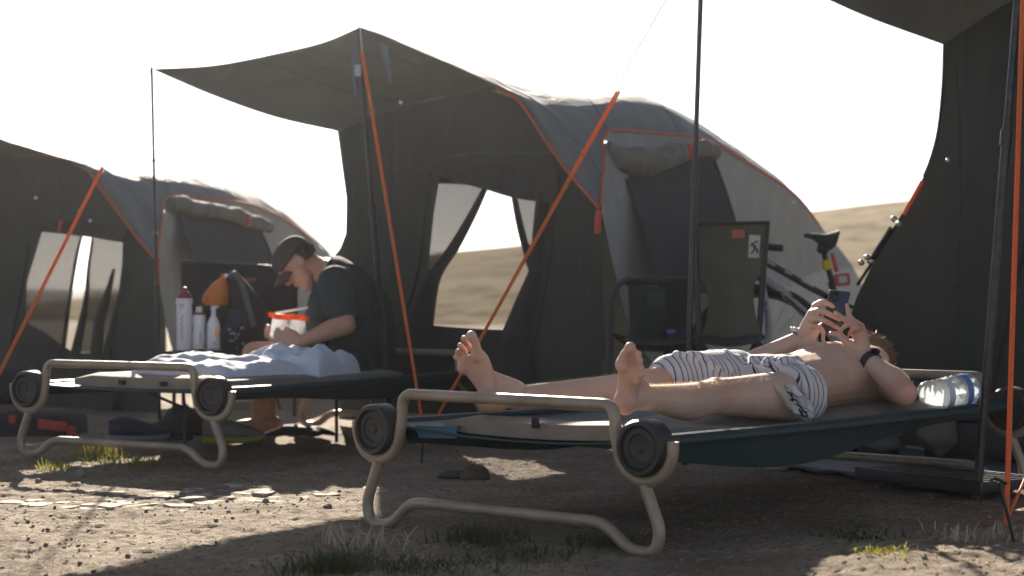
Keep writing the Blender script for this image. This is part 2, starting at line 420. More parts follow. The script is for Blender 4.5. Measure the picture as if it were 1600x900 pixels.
G = np.array([[(x, y, gz(x, y) if y < 60 else 0) for x in xs] for y in ys])
b = MB(); b.grid(G); g = b.build('ground', M['ground'], None, True, 0); tag(g, kind='structure')
GROUND = g
hx = np.linspace(-200, 200, 90); hy = np.concatenate([np.linspace(24, 80, 44), np.linspace(86, 900, 12)])
def hz(x, y):
    t = min(1, max(0, (y - 24) / 36)); s = t * t * (3 - 2 * t)
    h = min(7.5, max(-.5, 2.0 + .118 * x + .25 * noise.noise(Vector((x * .09, y * .03, 0)))))
    return -.6 + s * (h + .6) + s * .3 * noise.noise(Vector((x * .2, y * .1, 4))) + .08 * noise.noise(Vector((x * .8, y * .4, 1)))
b = MB(); b.grid(np.array([[(x, y, hz(x, y)) for x in hx] for y in hy])); tag(b.build('hill', M['hill'], None, True, 0), kind='structure')

# ------------------------------------------------------------------ tents
def wavy(pts, n=6): return [Vector(p) for p in catmull(pts, n)]
def tent(label, spec):
    global DS
    DS = spec.get('ds', 1.0)
    e = empty('tent', (spec['base'][0], spec['base'][1], 0), label, 'tent', 'grey canvas tents in a row')
    if 'awning' in spec:
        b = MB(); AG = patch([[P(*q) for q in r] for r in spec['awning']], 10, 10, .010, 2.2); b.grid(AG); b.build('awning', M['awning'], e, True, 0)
        for k in (17,):
            b = MB(); b.tube([Vector(p) - Vector((0, 0, .004)) for p in AG[:, k]], .002, 6); b.build('seam', M['seam'], e)
    FR = [[(q[0], q[1], r[-1][2] + (r[0][2] - r[-1][2]) * (1 - j / (len(r) - 1)) ** 4) for j, q in enumerate(r)] if i else r for i, r in enumerate(spec['fly'])]
    b = MB(); FG = patch([[P(*q) for q in r] for r in FR], 8, 8, .012, 2.6); b.grid(FG); fl = b.build('fly', M['fly'], e, True, 0)
    for k in range(12, FG.shape[0], 12):
        b = MB(); b.tube([Vector(p) + Vector((.001, -.003, .001)) for p in FG[k]], .0025, 6); b.build('seam', M['flyseam'], e)
    b = MB(); b.grid(patch([[P(*q) for q in r] for r in spec['back']], 6, 6, .01, 2.6)); b.build('rear_canvas', M['fly'], e, True, 0)
    hem = spec['hem']
    b = MB(); b.tube([P(*q) - Vector((0, .012, 0)) for q in hem], .0065, 6, True, 6); b.build('hem_piping', M['orange'], e)
    if 'piping' in spec:
        b = MB(); b.tube([P(*q) - Vector((0, .01, 0)) for q in spec['piping']], .0055, 6, True, 6); b.build('window_piping', M['orange'], e)
    # front wall and side walls, with real openings
    q = spec['front_plane']; b = MB()
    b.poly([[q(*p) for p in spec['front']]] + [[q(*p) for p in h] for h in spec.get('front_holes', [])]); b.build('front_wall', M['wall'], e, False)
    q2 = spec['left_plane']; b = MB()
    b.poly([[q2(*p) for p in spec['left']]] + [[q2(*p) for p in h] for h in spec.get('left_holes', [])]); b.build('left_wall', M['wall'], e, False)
    for h in spec.get('left_holes', []):
        b = MB(); b.poly([[q2(p[0], p[1], .01) for p in h]]); b.build('sheer_window', M['sheer'], e, False)
    if 'side_rows' in spec:
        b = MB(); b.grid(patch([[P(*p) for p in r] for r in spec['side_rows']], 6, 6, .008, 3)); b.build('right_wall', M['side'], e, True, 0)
    if 'side_window' in spec:
        b = MB(); b.grid(patch([[P(*p) for p in r] for r in spec['side_window']], 4, 5, .004, 3)); b.build('side_window', M['bluemesh'], e, True, 0)
        for edge in spec['window_zip']:
            b = MB(); b.tube([P(*p) for p in edge], .008, 6, True, 4); b.build('window_zip', M['flap'], e)
    for rl in spec.get('rolls', []):
        b = MB(); pts = wavy([P(*p[:3]) for p in rl], 5); rr = [x[0] for x in catmull([(p[3],) for p in rl], 5)]
        b.tube(pts, rr, 20); b.v = [tuple(Vector(v) + Vector((.3, -.5, .8)) * (.034 * noise.noise(Vector(v) * 5) + .012 * noise.noise(Vector(v) * 16))) for v in b.v]; b.build('rolled_flap', M['roll'], e)
    for s in spec.get('straps', []):
        b = MB(); b.tube([P(*p) for p in s[0]], s[1], 8); b.build('strap', M['strap'], e)
    for pl in spec.get('meshes', []):
        b = MB(); b.poly([[q(p[0], p[1], -.02) for p in pl]]); b.build('mesh_panel', M['mesh'], e, False)
    for c in spec.get('curtains', []):
        b = MB(); b.tube([q(p[0], p[1], .03) for p in c], [p[2] for p in c], 12, True, 6, side=(1, .3, 0), flat=.45); b.build('gathered_curtain', M['flap'], e)
    for pl in spec.get('flaps', []):
        rows = [[q(p[0], p[1], .04 + .02 * math.sin(i * 2.1 + j)) for i, p in enumerate(r)] for j, r in enumerate(pl)]
        b = MB(); b.grid(patch(rows, 5, 5, .008, 6)); b.build('door_flap', M['flap'], e, True, 0)
    for z in spec.get('seams', []):
        b = MB(); b.tube([q(p[0], p[1], .004) for p in z], .0035, 6, True, 4); b.build('seam', M['seam'], e)
    for z in spec.get('zips', []):
        b = MB(); b.tube([q(p[0], p[1], .008) for p in z], .007, 6, True, 5); b.build('door_zip', M['flap'], e)
    for p in spec.get('eyelets', []):
        b = MB(); b.lathe(P(*p), [(.009, 0), (.009, .004), (.005, .005)], 12, Matrix.Rotation(math.pi / 2, 3, 'X')); b.build('eyelet', M['steel'], e)
    DS = 1.0
    return e

front = vplane(940, 8.2, 540, 9.5); leftw = vplane(541, 9.51, 1050, 11.3)
mid_hem = [(563, 42, 8.98), (640, 74, 8.9), (720, 108, 8.78), (775, 137, 8.68), (812, 160, 8.58), (850, 217, 8.45), (888, 270, 8.32), (935, 325, 8.14)]
mid = dict(base=(.6, 9.8), hem=mid_hem[3:],
    awning=[[(237, 108, 8.8), (335, 102, 8.9), (430, 84, 9.02), (505, 66, 9.05), (563, 42, 8.98)],
            [(333, 149, 9.05), (420, 135, 9.25), (510, 115, 9.25), (585, 98, 9.2), (668, 81, 9.15)],
            [(430, 183, 9.35), (510, 165, 9.45), (600, 145, 9.5), (690, 128, 9.5), (775, 118, 9.5)],
            [(527, 205, 9.5), (610, 175, 9.6), (700, 150, 9.7), (800, 140, 9.82), (893, 140, 9.95)]],
    fly=[mid_hem,
         [(668, 80, 9.15), (720, 104, 9.3), (765, 127, 9.2), (805, 147, 9.1), (840, 175, 8.95), (868, 212, 8.8), (905, 250, 8.6), (938, 296, 8.3)],
         [(775, 117, 9.5), (805, 130, 9.75), (830, 143, 9.6), (855, 158, 9.4), (880, 178, 9.2), (905, 205, 9.0), (928, 228, 8.75), (944, 256, 8.42)],
         [(893, 139, 9.95), (905, 143, 10.2), (915, 150, 10.0), (925, 160, 9.7), (934, 172, 9.4), (940, 184, 9.1), (945, 195, 8.85), (950, 206, 8.6)],
         [(955, 141, 10.3), (970, 144, 10.5), (985, 150, 10.25), (998, 158, 9.95), (1010, 170, 9.7), (1018, 183, 9.45), (1025, 195, 9.2), (1030, 209, 9.0)],
         [(1030, 161, 10.75), (1045, 167, 10.9), (1058, 174, 10.6), (1069, 182, 10.3), (1078, 191, 10.0), (1086, 200, 9.8), (1093, 208, 9.6), (1100, 217, 9.4)],
         [(1118, 210, 11.5), (1127, 216, 11.2), (1136, 222, 10.9), (1144, 229, 10.6), (1151, 236, 10.4), (1158, 243, 10.2), (1164, 249, 10.0), (1170, 255, 9.85)],
         [(1205, 272, 11.8), (1211, 276, 11.5), (1217, 281, 11.2), (1223, 286, 11.0), (1228, 290, 10.8), (1232, 294, 10.6), (1236, 298, 10.5), (1240, 302, 10.35)],
         [(1260, 322, 12.0), (1262, 325, 11.8), (1265, 328, 11.6), (1267, 331, 11.4), (1269, 334, 11.2), (1271, 338, 11.0), (1273, 341, 10.9), (1275, 345, 10.75)]],
    back=[[(893, 140, 9.95), (800, 140, 9.82), (700, 150, 9.7), (610, 175, 9.6), (527, 205, 9.5)],
          [(1030, 161, 10.75), (960, 165, 11.0), (890, 175, 10.9), (810, 185, 10.8), (735, 203, 10.65)],
          [(1118, 210, 11.5), (1080, 205, 11.45), (1030, 205, 11.4), (975, 208, 11.3), (920, 215, 11.2)],
          [(1205, 272, 11.8), (1180, 262, 11.8), (1140, 255, 11.7), (1095, 252, 11.6), (1050, 255, 11.6)],
          [(1260, 322, 12.0), (1230, 310, 12.0), (1200, 305, 11.95), (1160, 300, 11.9), (1120, 300, 11.9)]],
    piping=[(938, 322, 8.22), (944, 258, 8.40), (950, 206, 8.58), (1030, 209, 8.98), (1100, 217, 9.38), (1170, 255, 9.83), (1240, 302, 10.33), (1275, 345, 10.73), (1300, 385, 10.9)],
    front_plane=front,
    front=[(527, 205), (533, 250), (541, 310), (540, 365), (531, 388), (520, 402), (523, 470), (528, 560), (530, 655), (700, 672), (940, 697), (940, 330), (905, 285), (868, 240), (836, 190), (805, 155), (760, 140), (700, 150), (610, 172)],
    front_holes=[[(687, 277), (850, 289), (846, 340), (838, 420), (812, 518), (664, 511), (668, 430), (678, 330)]],
    left_plane=leftw,
    left=[(541, 206), (640, 196), (735, 204), (830, 209), (920, 216), (1050, 256), (1050, 623), (800, 637), (545, 650)],
    left_holes=[[(610, 285), (800, 290), (905, 312), (905, 560), (620, 560)]],
    side_rows=[[(940, 330, 8.2), (944, 258, 8.43), (950, 207, 8.61)],
               [(962, 430, 8.32), (985, 300, 8.62), (1030, 211, 9.0)],
               [(990, 520, 8.5), (1050, 340, 9.0), (1100, 219, 9.4)],
               [(1060, 600, 8.9), (1140, 400, 9.5), (1170, 257, 9.85)],
               [(1200, 640, 9.8), (1230, 450, 10.3), (1240, 304, 10.35)],
               [(1420, 645, 10.6), (1345, 440, 10.9), (1275, 346, 10.75)]],
    side_window=[[(955, 236, 8.62), (1010, 232, 8.9), (1065, 232, 9.15), (1110, 240, 9.38)],
                 [(985, 300, 8.58), (1030, 298, 8.82), (1080, 300, 9.1), (1132, 300, 9.35)],
                 [(1010, 375, 8.52), (1050, 375, 8.75), (1100, 375, 9.0), (1155, 375, 9.3)],
                 [(1030, 450, 8.46), (1070, 455, 8.7), (1120, 460, 8.95), (1180, 460, 9.3)]],
    window_zip=[[(1112, 240, 9.34), (1134, 300, 9.3), (1157, 375, 9.25), (1182, 460, 9.2)]],
    rolls=[[(948, 228, 8.55, .04), (975, 246, 8.6, .062), (1010, 252, 8.75, .07), (1045, 246, 8.9, .06), (1075, 236, 9.05, .045), (1100, 234, 9.15, .04), (1118, 236, 9.25, .036)]],
    straps=[([(1077, 224, 8.97), (1081, 248, 8.99)], .012), ([(830, 231, 8.78), (832, 246, 8.8)], .012),
            ([(936, 328, 8.1), (934, 345, 8.1), (934, 364, 8.12)], .014), ([(668, 424, 9.22), (676, 428, 9.18), (688, 431, 9.18)], .014),
            ([(828, 424, 8.62), (836, 418, 8.58), (846, 414, 8.56)], .012), ([(733, 268, 9.02), (727, 280, 9.05)], .012)],
    meshes=[[(687, 277), (735, 277), (757, 298), (700, 395), (672, 428), (668, 426), (678, 330)],
            [(800, 300), (850, 305), (846, 340), (838, 415), (826, 400), (812, 360)]],
    curtains=[[(758, 294, .015), (738, 335, .022), (710, 385, .03), (682, 425, .036), (668, 460, .05), (655, 520, .07), (640, 600, .10)],
              [(803, 306, .014), (812, 350, .018), (824, 395, .02), (836, 420, .028), (842, 360, .03), (850, 300, .035)],
              [(838, 418, .028), (828, 460, .055), (812, 520, .085), (790, 590, .11)]],
    flaps=[[[(690, 262), (735, 262), (800, 255), (868, 243)], [(690, 270), (738, 276), (800, 285), (870, 290)], [(689, 277), (757, 296), (806, 310), (866, 318)]],
           [[(664, 508), (720, 512), (770, 515), (815, 516)], [(650, 560), (710, 565), (770, 565), (830, 565)], [(640, 640), (710, 650), (780, 655), (850, 655)]]],
    seams=[[(610, 180), (612, 400), (606, 650)], [(545, 330), (700, 246), (868, 240)], [(905, 290), (905, 500), (900, 680)], [(540, 560), (640, 575)]],
    zips=[[(672, 268), (664, 340), (655, 410), (640, 470), (612, 540), (600, 600)], [(868, 300), (860, 400), (842, 500), (815, 600)], [(939, 365), (938, 430), (942, 500), (944, 560)]],
    eyelets=[(825, 160, 8.45), (632, 190, 9.5), (626, 160, 9.3), (685, 215, 9.4), (543, 367, 9.95), (1241, 316, 10.2)])
mt = tent('grey canvas tent in the middle, its awning on poles and side window rolled up', mid)

b = MB(); b.grid(np.array([[P(592, 66, 8.93), P(606, 72, 8.92)], [P(600, 95, 8.95), P(610, 100, 8.94)], [P(609, 132, 8.98), P(612, 133, 8.98)]])); b.build('peak_flag', mat('slate_blue_cloth', (.14, .18, .24), .8, trans=.2), mt, False)
b = MB(); b.tube([P(553, 78, 8.85), P(551, 105, 8.85), P(556, 148, 8.9)], .006, 6, True, 4); b.build('toggle_strap', mat('blue_webbing', (.08, .15, .27), .7), mt)
b = MB(); b.box(P(559, 110, 8.85), (.03, .02, .055), None, .004); b.build('buckle', mat('pale_buckle', (.4, .42, .44), .5), mt)
# left tent, cut off by the frame
lf = vplane(250, 9.35, -250, 10.9); ll = vplane(-249, 10.91, 260, 12.6)
lhem = [(-170, 160, 9.8), (-80, 190, 9.75), (0, 218, 9.7), (70, 240, 9.65), (128, 258, 9.6), (160, 298, 9.55), (198, 350, 9.45), (240, 402, 9.3)]
left = dict(ds=1.12, base=(-2.7, 11.8), hem=lhem[3:],
    awning=[[(-420, 200, 10.4), (-340, 190, 10.3), (-250, 175, 10.1), (-170, 160, 9.8)],
            [(-360, 230, 10.5), (-260, 215, 10.4), (-150, 205, 10.3), (-40, 204, 10.2)],
            [(-300, 265, 10.7), (-180, 250, 10.7), (-60, 242, 10.75), (110, 241, 10.8)],
            [(-250, 290, 10.9), (-130, 270, 11.0), (0, 258, 11.1), (246, 254, 11.2)]],
    fly=[lhem,
         [(-40, 203, 10.2), (30, 226, 10.1), (80, 240, 10.05), (125, 255, 9.95), (158, 275, 9.85), (190, 310, 9.7), (222, 350, 9.55), (246, 385, 9.4)],
         [(110, 240, 10.8), (140, 248, 10.7), (165, 256, 10.6), (190, 266, 10.45), (212, 282, 10.25), (232, 302, 10.0), (247, 322, 9.8), (255, 340, 9.55)],
         [(246, 253, 11.2), (250, 258, 11.0), (254, 265, 10.8), (257, 273, 10.6), (259, 282, 10.4), (261, 292, 10.2), (262, 299, 10.0), (263, 306, 9.75)],
         [(290, 252, 11.6), (297, 258, 11.4), (304, 266, 11.2), (312, 275, 11.0), (318, 284, 10.8), (325, 292, 10.6), (331, 300, 10.4), (336, 309, 10.2)],
         [(345, 270, 12.0), (352, 276, 11.8), (360, 283, 11.6), (368, 290, 11.4), (376, 297, 11.2), (383, 304, 11.0), (390, 311, 10.85), (396, 318, 10.7)],
         [(415, 308, 12.4), (420, 312, 12.2), (425, 317, 12.0), (430, 322, 11.8), (435, 327, 11.6), (440, 332, 11.4), (444, 337, 11.3), (448, 342, 11.15)],
         [(470, 350, 12.7), (473, 353, 12.5), (476, 356, 12.3), (479, 360, 12.1), (482, 363, 11.95), (485, 367, 11.8), (488, 371, 11.7), (490, 375, 11.6)],
         [(512, 388, 12.9), (514, 391, 12.7), (516, 394, 12.5), (518, 397, 12.4), (520, 400, 12.3), (522, 402, 12.2), (524, 405, 12.1), (526, 408, 12.0)]],
    back=[[(250, 250, 11.2), (120, 245, 11.1), (0, 245, 11.0), (-250, 290, 10.9)],
          [(345, 270, 12.0), (250, 270, 12.0), (150, 275, 11.9), (0, 300, 11.7)],
          [(512, 388, 12.9), (430, 350, 12.9), (350, 330, 12.8), (260, 330, 12.6)]],
    piping=[(245, 410, 9.33), (255, 342, 9.53), (263, 306, 9.73), (336, 311, 10.18), (396, 320, 10.68), (448, 344, 11.13), (490, 376, 11.58)],
    front_plane=lf,
    front=[(-250, 290), (-250, 640), (0, 655), (250, 665), (250, 405), (215, 370), (180, 315), (150, 275), (100, 250), (0, 246), (-130, 256)],
    front_holes=[[(66, 361), (192, 378), (190, 440), (160, 552), (92, 550), (40, 500), (42, 440)]],
    left_plane=ll,
    left=[(-249, 292), (-100, 292), (0, 300), (130, 318), (260, 332), (260, 610), (-249, 635)],
    left_holes=[[(-40, 320), (200, 345), (215, 570), (-40, 575)]],
    side_rows=[[(243, 408, 9.36), (254, 345, 9.56), (263, 307, 9.76)],
               [(255, 480, 9.45), (285, 380, 9.8), (336, 310, 10.2)],
               [(275, 560, 9.6), (330, 430, 10.2), (396, 319, 10.7)],
               [(330, 630, 9.95), (400, 480, 10.7), (448, 343, 11.15)],
               [(440, 640, 10.6), (470, 500, 11.4), (490, 376, 11.6)],
               [(600, 640, 11.4), (560, 480, 12.1), (526, 409, 12.0)]],
    side_window=[[(275, 322, 9.74), (320, 324, 9.98), (360, 330, 10.25), (395, 340, 10.5)],
                 [(292, 370, 9.68), (335, 372, 9.95), (375, 375, 10.22), (414, 380, 10.5)],
                 [(312, 430, 9.66), (355, 432, 9.95), (395, 434, 10.25), (436, 440, 10.55)]],
    window_zip=[[(397, 340, 10.46), (416, 380, 10.46), (438, 440, 10.5)]],
    rolls=[[(266, 318, 9.65, .035), (290, 322, 9.75, .045), (330, 330, 9.95, .05), (370, 340, 10.2, .05), (405, 348, 10.4, .045), (422, 352, 10.5, .035)]],
    straps=[([(388, 335, 10.22), (389, 352, 10.22)], .012), ([(246, 405, 9.26), (246, 422, 9.26), (245, 445, 9.28)], .014), ([(96, 345, 9.7), (92, 362, 9.7)], .01)],
    meshes=[[(66, 361), (128, 368), (112, 450), (95, 550), (92, 550), (40, 500), (42, 440)], [(145, 372), (192, 378), (190, 440), (160, 552), (125, 550), (135, 450)]],
    curtains=[[(128, 366, .008), (120, 400, .01), (110, 460, .011), (98, 552, .014)], [(145, 370, .008), (138, 420, .01), (134, 470, .016), (118, 552, .03)],
              [(178, 420, .008), (168, 460, .02), (155, 505, .03), (150, 570, .04)]],
    flaps=[[[(60, 345), (120, 345), (165, 350), (196, 355)], [(64, 352), (120, 356), (165, 362), (194, 370)], [(66, 362), (120, 368), (160, 374), (192, 379)]],
           [[(35, 500), (70, 520), (120, 552), (170, 552)], [(20, 560), (70, 580), (120, 590), (175, 590)], [(10, 640), (70, 645), (130, 650), (180, 655)]]],
    zips=[[(45, 380), (35, 440), (20, 520), (5, 600)], [(196, 380), (188, 450), (170, 560)]],
    eyelets=[(141, 345, 9.6), (56, 309, 9.7)])
tent('grey canvas tent at the left edge behind the seated man, cut off by the frame', left)

# right tent, nearest
rf = vplane(1300, 8.6, 1600, 7.4); rl = vplane(1446, 8.05, 1900, 9.0)
Kp = (1612, -270, 6.0); Cp = (1098, -100, 7.28)
rhem = [Kp, (1750, -220, 5.8), (1900, -120, 5.6), (2050, 60, 5.45), (2150, 300, 5.3)]
right = dict(base=(2.9, 8.0), hem=rhem,
    awning=[[Cp, (1230, -135, 6.95), (1370, -185, 6.6), (1500, -235, 6.3), Kp],
            [(1205, -45, 7.45), (1330, -90, 7.3), (1460, -130, 7.15), (1590, -170, 7.0), (1740, -200, 6.9)],
            [(1340, 20, 7.65), (1440, -20, 7.6), (1560, -60, 7.55), (1700, -100, 7.5), (1840, -130, 7.5)],
            [(1475, 70, 7.9), (1560, 30, 7.95), (1670, -10, 8.0), (1800, -50, 8.1), (1950, -70, 8.2)]],
    fly=[rhem,
         [(1740, -200, 6.9), (1860, -150, 6.7), (1990, -50, 6.5), (2100, 90, 6.3), (2180, 300, 6.1)],
         [(1950, -70, 8.2), (2040, -30, 8.0), (2120, 50, 7.8), (2180, 160, 7.5), (2230, 300, 7.2)],
         [(2250, 60, 9.4), (2300, 100, 9.2), (2340, 170, 9.0), (2360, 240, 8.8), (2380, 320, 8.6)]],
    back=[[(1950, -70, 8.2), (1800, -50, 8.1), (1670, -10, 8.0), (1475, 70, 7.9)],
          [(2100, -20, 8.8), (2000, 0, 8.7), (1850, 50, 8.6), (1680, 110, 8.5)],
          [(2250, 60, 9.4), (2150, 80, 9.3), (2050, 120, 9.2), (1900, 170, 9.0)]],
    front_plane=rf,
    front=[(1475, 69), (1473, 130), (1466, 200), (1455, 245), (1443, 276), (1425, 308), (1398, 352), (1362, 415), (1338, 465), (1318, 530), (1300, 610), (1292, 680), (1600, 720), (1900, 760), (1900, -140), (1670, -45), (1560, 12)],
    left_plane=rl,
    left=[(1476, 74), (1680, 115), (1900, 172), (1900, 670), (1450, 695), (1446, 280), (1468, 200)],
    seams=[[(1360, 430), (1450, 440), (1600, 450)], [(1490, 60), (1500, 300), (1490, 690)]], straps=[], eyelets=[(1481, 250, 7.75)], zips=[[(1600, 380), (1585, 450), (1560, 560), (1545, 640)]])
rt = tent('dark canvas tent at the right edge, nearest the camera, cut off by the frame', right)
b = MB(); b.tube([rf(1475, 70, .01), rf(1473, 130, .01), rf(1466, 200, .01), rf(1455, 245, .01), rf(1443, 276, .01)], .005, 6, True, 4); b.build('edge_piping', mat('dark_red_trim', (.12, .03, .02), .7), rt)

# ------------------------------------------------------------------ poles, ropes, pegs
def pole(a, bt, r, label, joint=None):
    A, B = P(*a), P(*bt); e = empty('awning_pole', (B.x, B.y, 0), label, 'pole', 'dark awning poles')
    b = MB(); Bg = Vector((B.x, B.y, -.02)); m = A.lerp(Bg, joint or .45); b.tube([A, m], r * .82, 12); b.build('upper_tube', M['pole'], e)
    b = MB(); b.tube([m + (A - m) * .02, Bg], r, 12); b.build('lower_tube', M['pole'], e)
    b = MB(); b.tube([A, A + Vector((0, 0, .05))], .004, 8); b.build('tip_spike', M['steel'], e)
    b = MB(); b.tube([m.lerp(A, .012), m.lerp(Bg, .03)], r * 1.35, 12); b.build('clamp', M['disc'], e)
    return e
pole((237, 106, 8.78), (250, 665, 8.9), .0085, 'thin dark pole holding up the left corner of the middle tent awning')
pole((560, 46, 9.0), (612, 690, 8.4), .0135, 'dark pole under the peak of the middle tent awning, behind the orange rope')
pole((1098, -100, 7.26), (1070, 727, 7.27), .012, 'dark pole in front of the folding chairs, running out of the top of the photo')
pole((1612, -272, 5.98), (1525, 785, 6.0), .0155, 'black pole at the right edge in front of the water bottles')
def rope(pts, r, label, double=.0, pale=None, group='orange guy ropes'):
    pts = [P(*p) for p in pts]; e = empty('guy_rope', (pts[-1].x, pts[-1].y, 0), label, 'rope', group)
    dv = Vector((1, 0, 0)) * double
    for s in ((-1, 1) if double else (0,)):
        b = MB(); b.tube([p + dv * s * (.35 + .65 * (i == 0)) for i, p in enumerate(pts)], r, 8); b.build('strand', M['rope'], e)
    b = MB(); m = pts[0].lerp(pts[-1], .17); b.box(m, (.02, .010, .03), None, .004); b.build('tensioner', M['labelo'], e)
    if pale:
        b = MB(); b.tube([P(*p) for p in pale], .0027, 6); b.build('pale_strap', M['reflect'], e)
    return e
rope([(566, 82, 8.92), (662, 672, 7.9)], .005, 'orange guy rope running down from the middle tent peak beside its pole', .0042, [(563, 45, 8.96), (566, 82, 8.92)])
rope([(966, 143, 7.36), (688, 642, 7.85), (666, 676, 7.9)], .0046, 'long orange guy rope slanting across the middle tent door window', .0055, [(1098, -100, 7.26), (984, 98, 7.34), (966, 143, 7.36)])
rope([(160, 262, 8.75), (-45, 672, 8.7)], .0085, 'orange guy rope slanting across the left tent window', 0, [(237, 106, 8.78), (160, 262, 8.75)])
r4 = rope([(1612, -270, 5.97), (1598, 0, 5.82), (1572, 824, 5.38)], .0058, 'taut double orange guy rope at the right edge of the photo', .007)
rope([(1650, 640, 5.7), (1600, 752, 5.5), (1574, 812, 5.385)], .0045, 'short orange cord joining the right edge rope at its peg', 0)
b = MB(); b.tube([P(1441, 283, 7.9), P(1412, 335, 7.95)], .009, 8); o = b.build('guy_strap', M['rope'])
tag(o, 'short orange strap on the slanting edge of the right tent, below its awning corner', 'strap')
e = empty('tent_strut', P(1340, 445, 8.2), 'thin dark strut with bright clamps along the slanting edge of the right tent', 'tent strut')
b = MB(); b.tube([P(1412, 335, 7.95), P(1340, 445, 8.2)], .007, 8); b.build('rod', M['pole'], e)
for i, q in enumerate([(1397, 342, 7.95), (1405, 350, 7.95), (1355, 402, 8.1), (1362, 408, 8.1), (1346, 410, 8.1)]):
    b = MB(); b.ell(P(*q), (.014, .01, .014)); b.build('clamp', M['steel'], e)
b = MB(); b.tube([P(1392, 357, 7.98), P(1358, 410, 8.12)], .012, 8); b.build('rod_sleeve', M['disc'], e)
def peg(px, py, d, lean, label):
    e = empty('tent_peg', P(px, py, d), label, 'tent peg', 'tent pegs'); b = MB(); a = P(px, py, d)
    b.tube([a + Vector((lean, 0, .17)), a + Vector((0, 0, -.03))], .005, 8); b.build('shaft', M['pole'], e)
    b = MB(); b.tube([a + Vector((lean + .02, 0, .165)), a + Vector((lean - .015, 0, .18)), a + Vector((lean - .025, 0, .165))], .005, 8, True, 3); b.build('hook', M['pole'], e)
peg(658, 725, 7.35, .01, 'dark peg holding the two orange ropes in front of the middle tent')
peg(1590, 850, 5.05, -.05, 'dark peg at the foot of the double rope on the right')
b = MB()
for k in range(9):
    a = P(664 + random.uniform(-3, 3), 676, 7.88); b.tube([a, a + Vector((random.uniform(-.02, .02), -.01, random.uniform(-.05, .02))), a + Vector((random.uniform(-.03, .02), 0, -.05))], .005, 6, True, 3)
o = b.build('rope_knot', M['rope']); tag(o, 'tangled orange knot where two ropes meet at the peg', 'knot')

# ------------------------------------------------------------------ camp beds
def cot(O, ang, label, sag, Lc=2.074, Wd=.98, hd=.285, hb=.392, foot=(0, 0, 0, 0)):
    w = Vector((math.cos(ang), -math.sin(ang), 0)); u = Vector((math.sin(ang), math.cos(ang), 0)); O = Vector((O[0], O[1], 0))
    def q(s, t, z, off=0): return O + w * s + u * (t * Lc + off) + Vector((0, 0, z))
    e = empty('camp_bed', q(.49, .5, 0), label, 'camp bed', 'disc jointed camp beds')
    R = .0745; tr = .0165
    for t, sg, f in ((0, -1, foot[:2]), (1, 1, foot[2:])):
        o = sg * .012
        path = []
        # tube: outer side of one disc, under it, up inside, along the top, mirrored
        Rr = R + .014; arc = [(Rr * math.cos(th), hd + Rr * math.sin(th)) for th in np.linspace(math.pi, 1.88 * math.pi, 15)]
        half = [(-Rr, hd + .02)] + arc; inner = fillet([(Rr * .97, hd - .01), (Rr + .008, hd + .03), (Rr + .012, hb), (Wd / 2, hb)], .062, 7)[1:-1]
        half += inner
        path = [q(s, t, z, o) for s, z in half] + [q(Wd - s, t, z, o) for s, z in half[::-1]]
        b = MB(); b.tube(path, tr, 12); b.build('end_frame', M['champ'], e)
        lo = hd - .097
        lg = lambda f: fillet([(0, lo), (-.050, .075 + f), (-.034, .0165 + f), (.048, .0165 + f), (.135, .080), (Wd / 2, .080)], .045, 7)[:-1]
        b = MB(); b.tube([q(s, t, z, o) for s, z in lg(f[0])] + [q(Wd - s, t, z, o) for s, z in lg(f[1])[::-1]], tr, 12); b.build('leg_frame', M['champ'], e)
        for s in (0, Wd):
            c = q(s, t, hd, sg * .005); ax = frame(w, Vector((0, 0, 1))); ax = Matrix((w, Vector((0, 0, 1)), u * sg)).transposed()
            b = MB(); b.lathe(c - u * sg * .03, [(R * .9, 0), (R, .008), (R, .062), (R * .93, .07), (R * .80, .07), (R * .74, .058), (R * .70, .056)], 36, ax); dj = b.build('disc_joint', M['disc'], e)
            b = MB(); b.lathe(c - u * sg * .03, [(R * .69, .05), (R * .68, .061), (R * .52, .0625), (R * .47, .0555), (R * .2, .0555), (R * .12, .06)], 36, ax); b.build('disc_cap', M['disc2'], dj)
    for s in (0, Wd):
        b = MB(); b.tube([q(s, .005, hd + .012), q(s, .5, hd + .006), q(s, .995, hd + .012)], .019, 10, True, 6); b.build('side_rail', M['deck'], e)
    n, m = 40, 26; G = []
    for i in range(n + 1):
        t = .012 + .976 * i / n; row = []
        for j in range(m + 1):
            s = j / m; dp = sag(t) * math.sin(math.pi * s) ** .7
            row.append(q(s * Wd, t, hd + .02 - dp + .002 * noise.noise(Vector((s * 4, t * 9, 1)))))
        G.append(row)
    b = MB(); b.grid(np.array(G))
    dk = b.build('deck', M['deck'], e, True, 0); md = dk.modifiers.new('t', 'SOLIDIFY'); md.thickness = .006; md.offset = -1
    for s in (.02, Wd - .02):    # hanging skirt of the fabric sleeve
        G = []
        for i in range(n + 1):
            t = .03 + .94 * i / n; dp = .030 + sag(t) * .95
            G.append([q(s + (.03 * k * (1 if s < .5 else -1)), t, hd + .016 - dp * k) for k in (0, .25, .5, .75, 1)])
        b = MB(); b.grid(np.array(G)); b.build('sleeve_panel', M['deck'], e, True, 0)
    return e, q, w, u
sagA = lambda t: .012 + .085 * math.exp(-((t - .37) / .28) ** 2)
sagB = lambda t: .012 + .05 * math.exp(-((t - .62) / .3) ** 2)
cotA, qa, wa, ua = cot((-.385, 5.441), .717, 'camp bed in the foreground with the shirtless man lying on it', sagA, foot=(-.012, -.004, 0, 0))
cotB, qb, wb, ub = cot((-1.983, 7.603), .537, 'camp bed on the left with the man in a cap sitting on it', sagB, Lc=1.88)
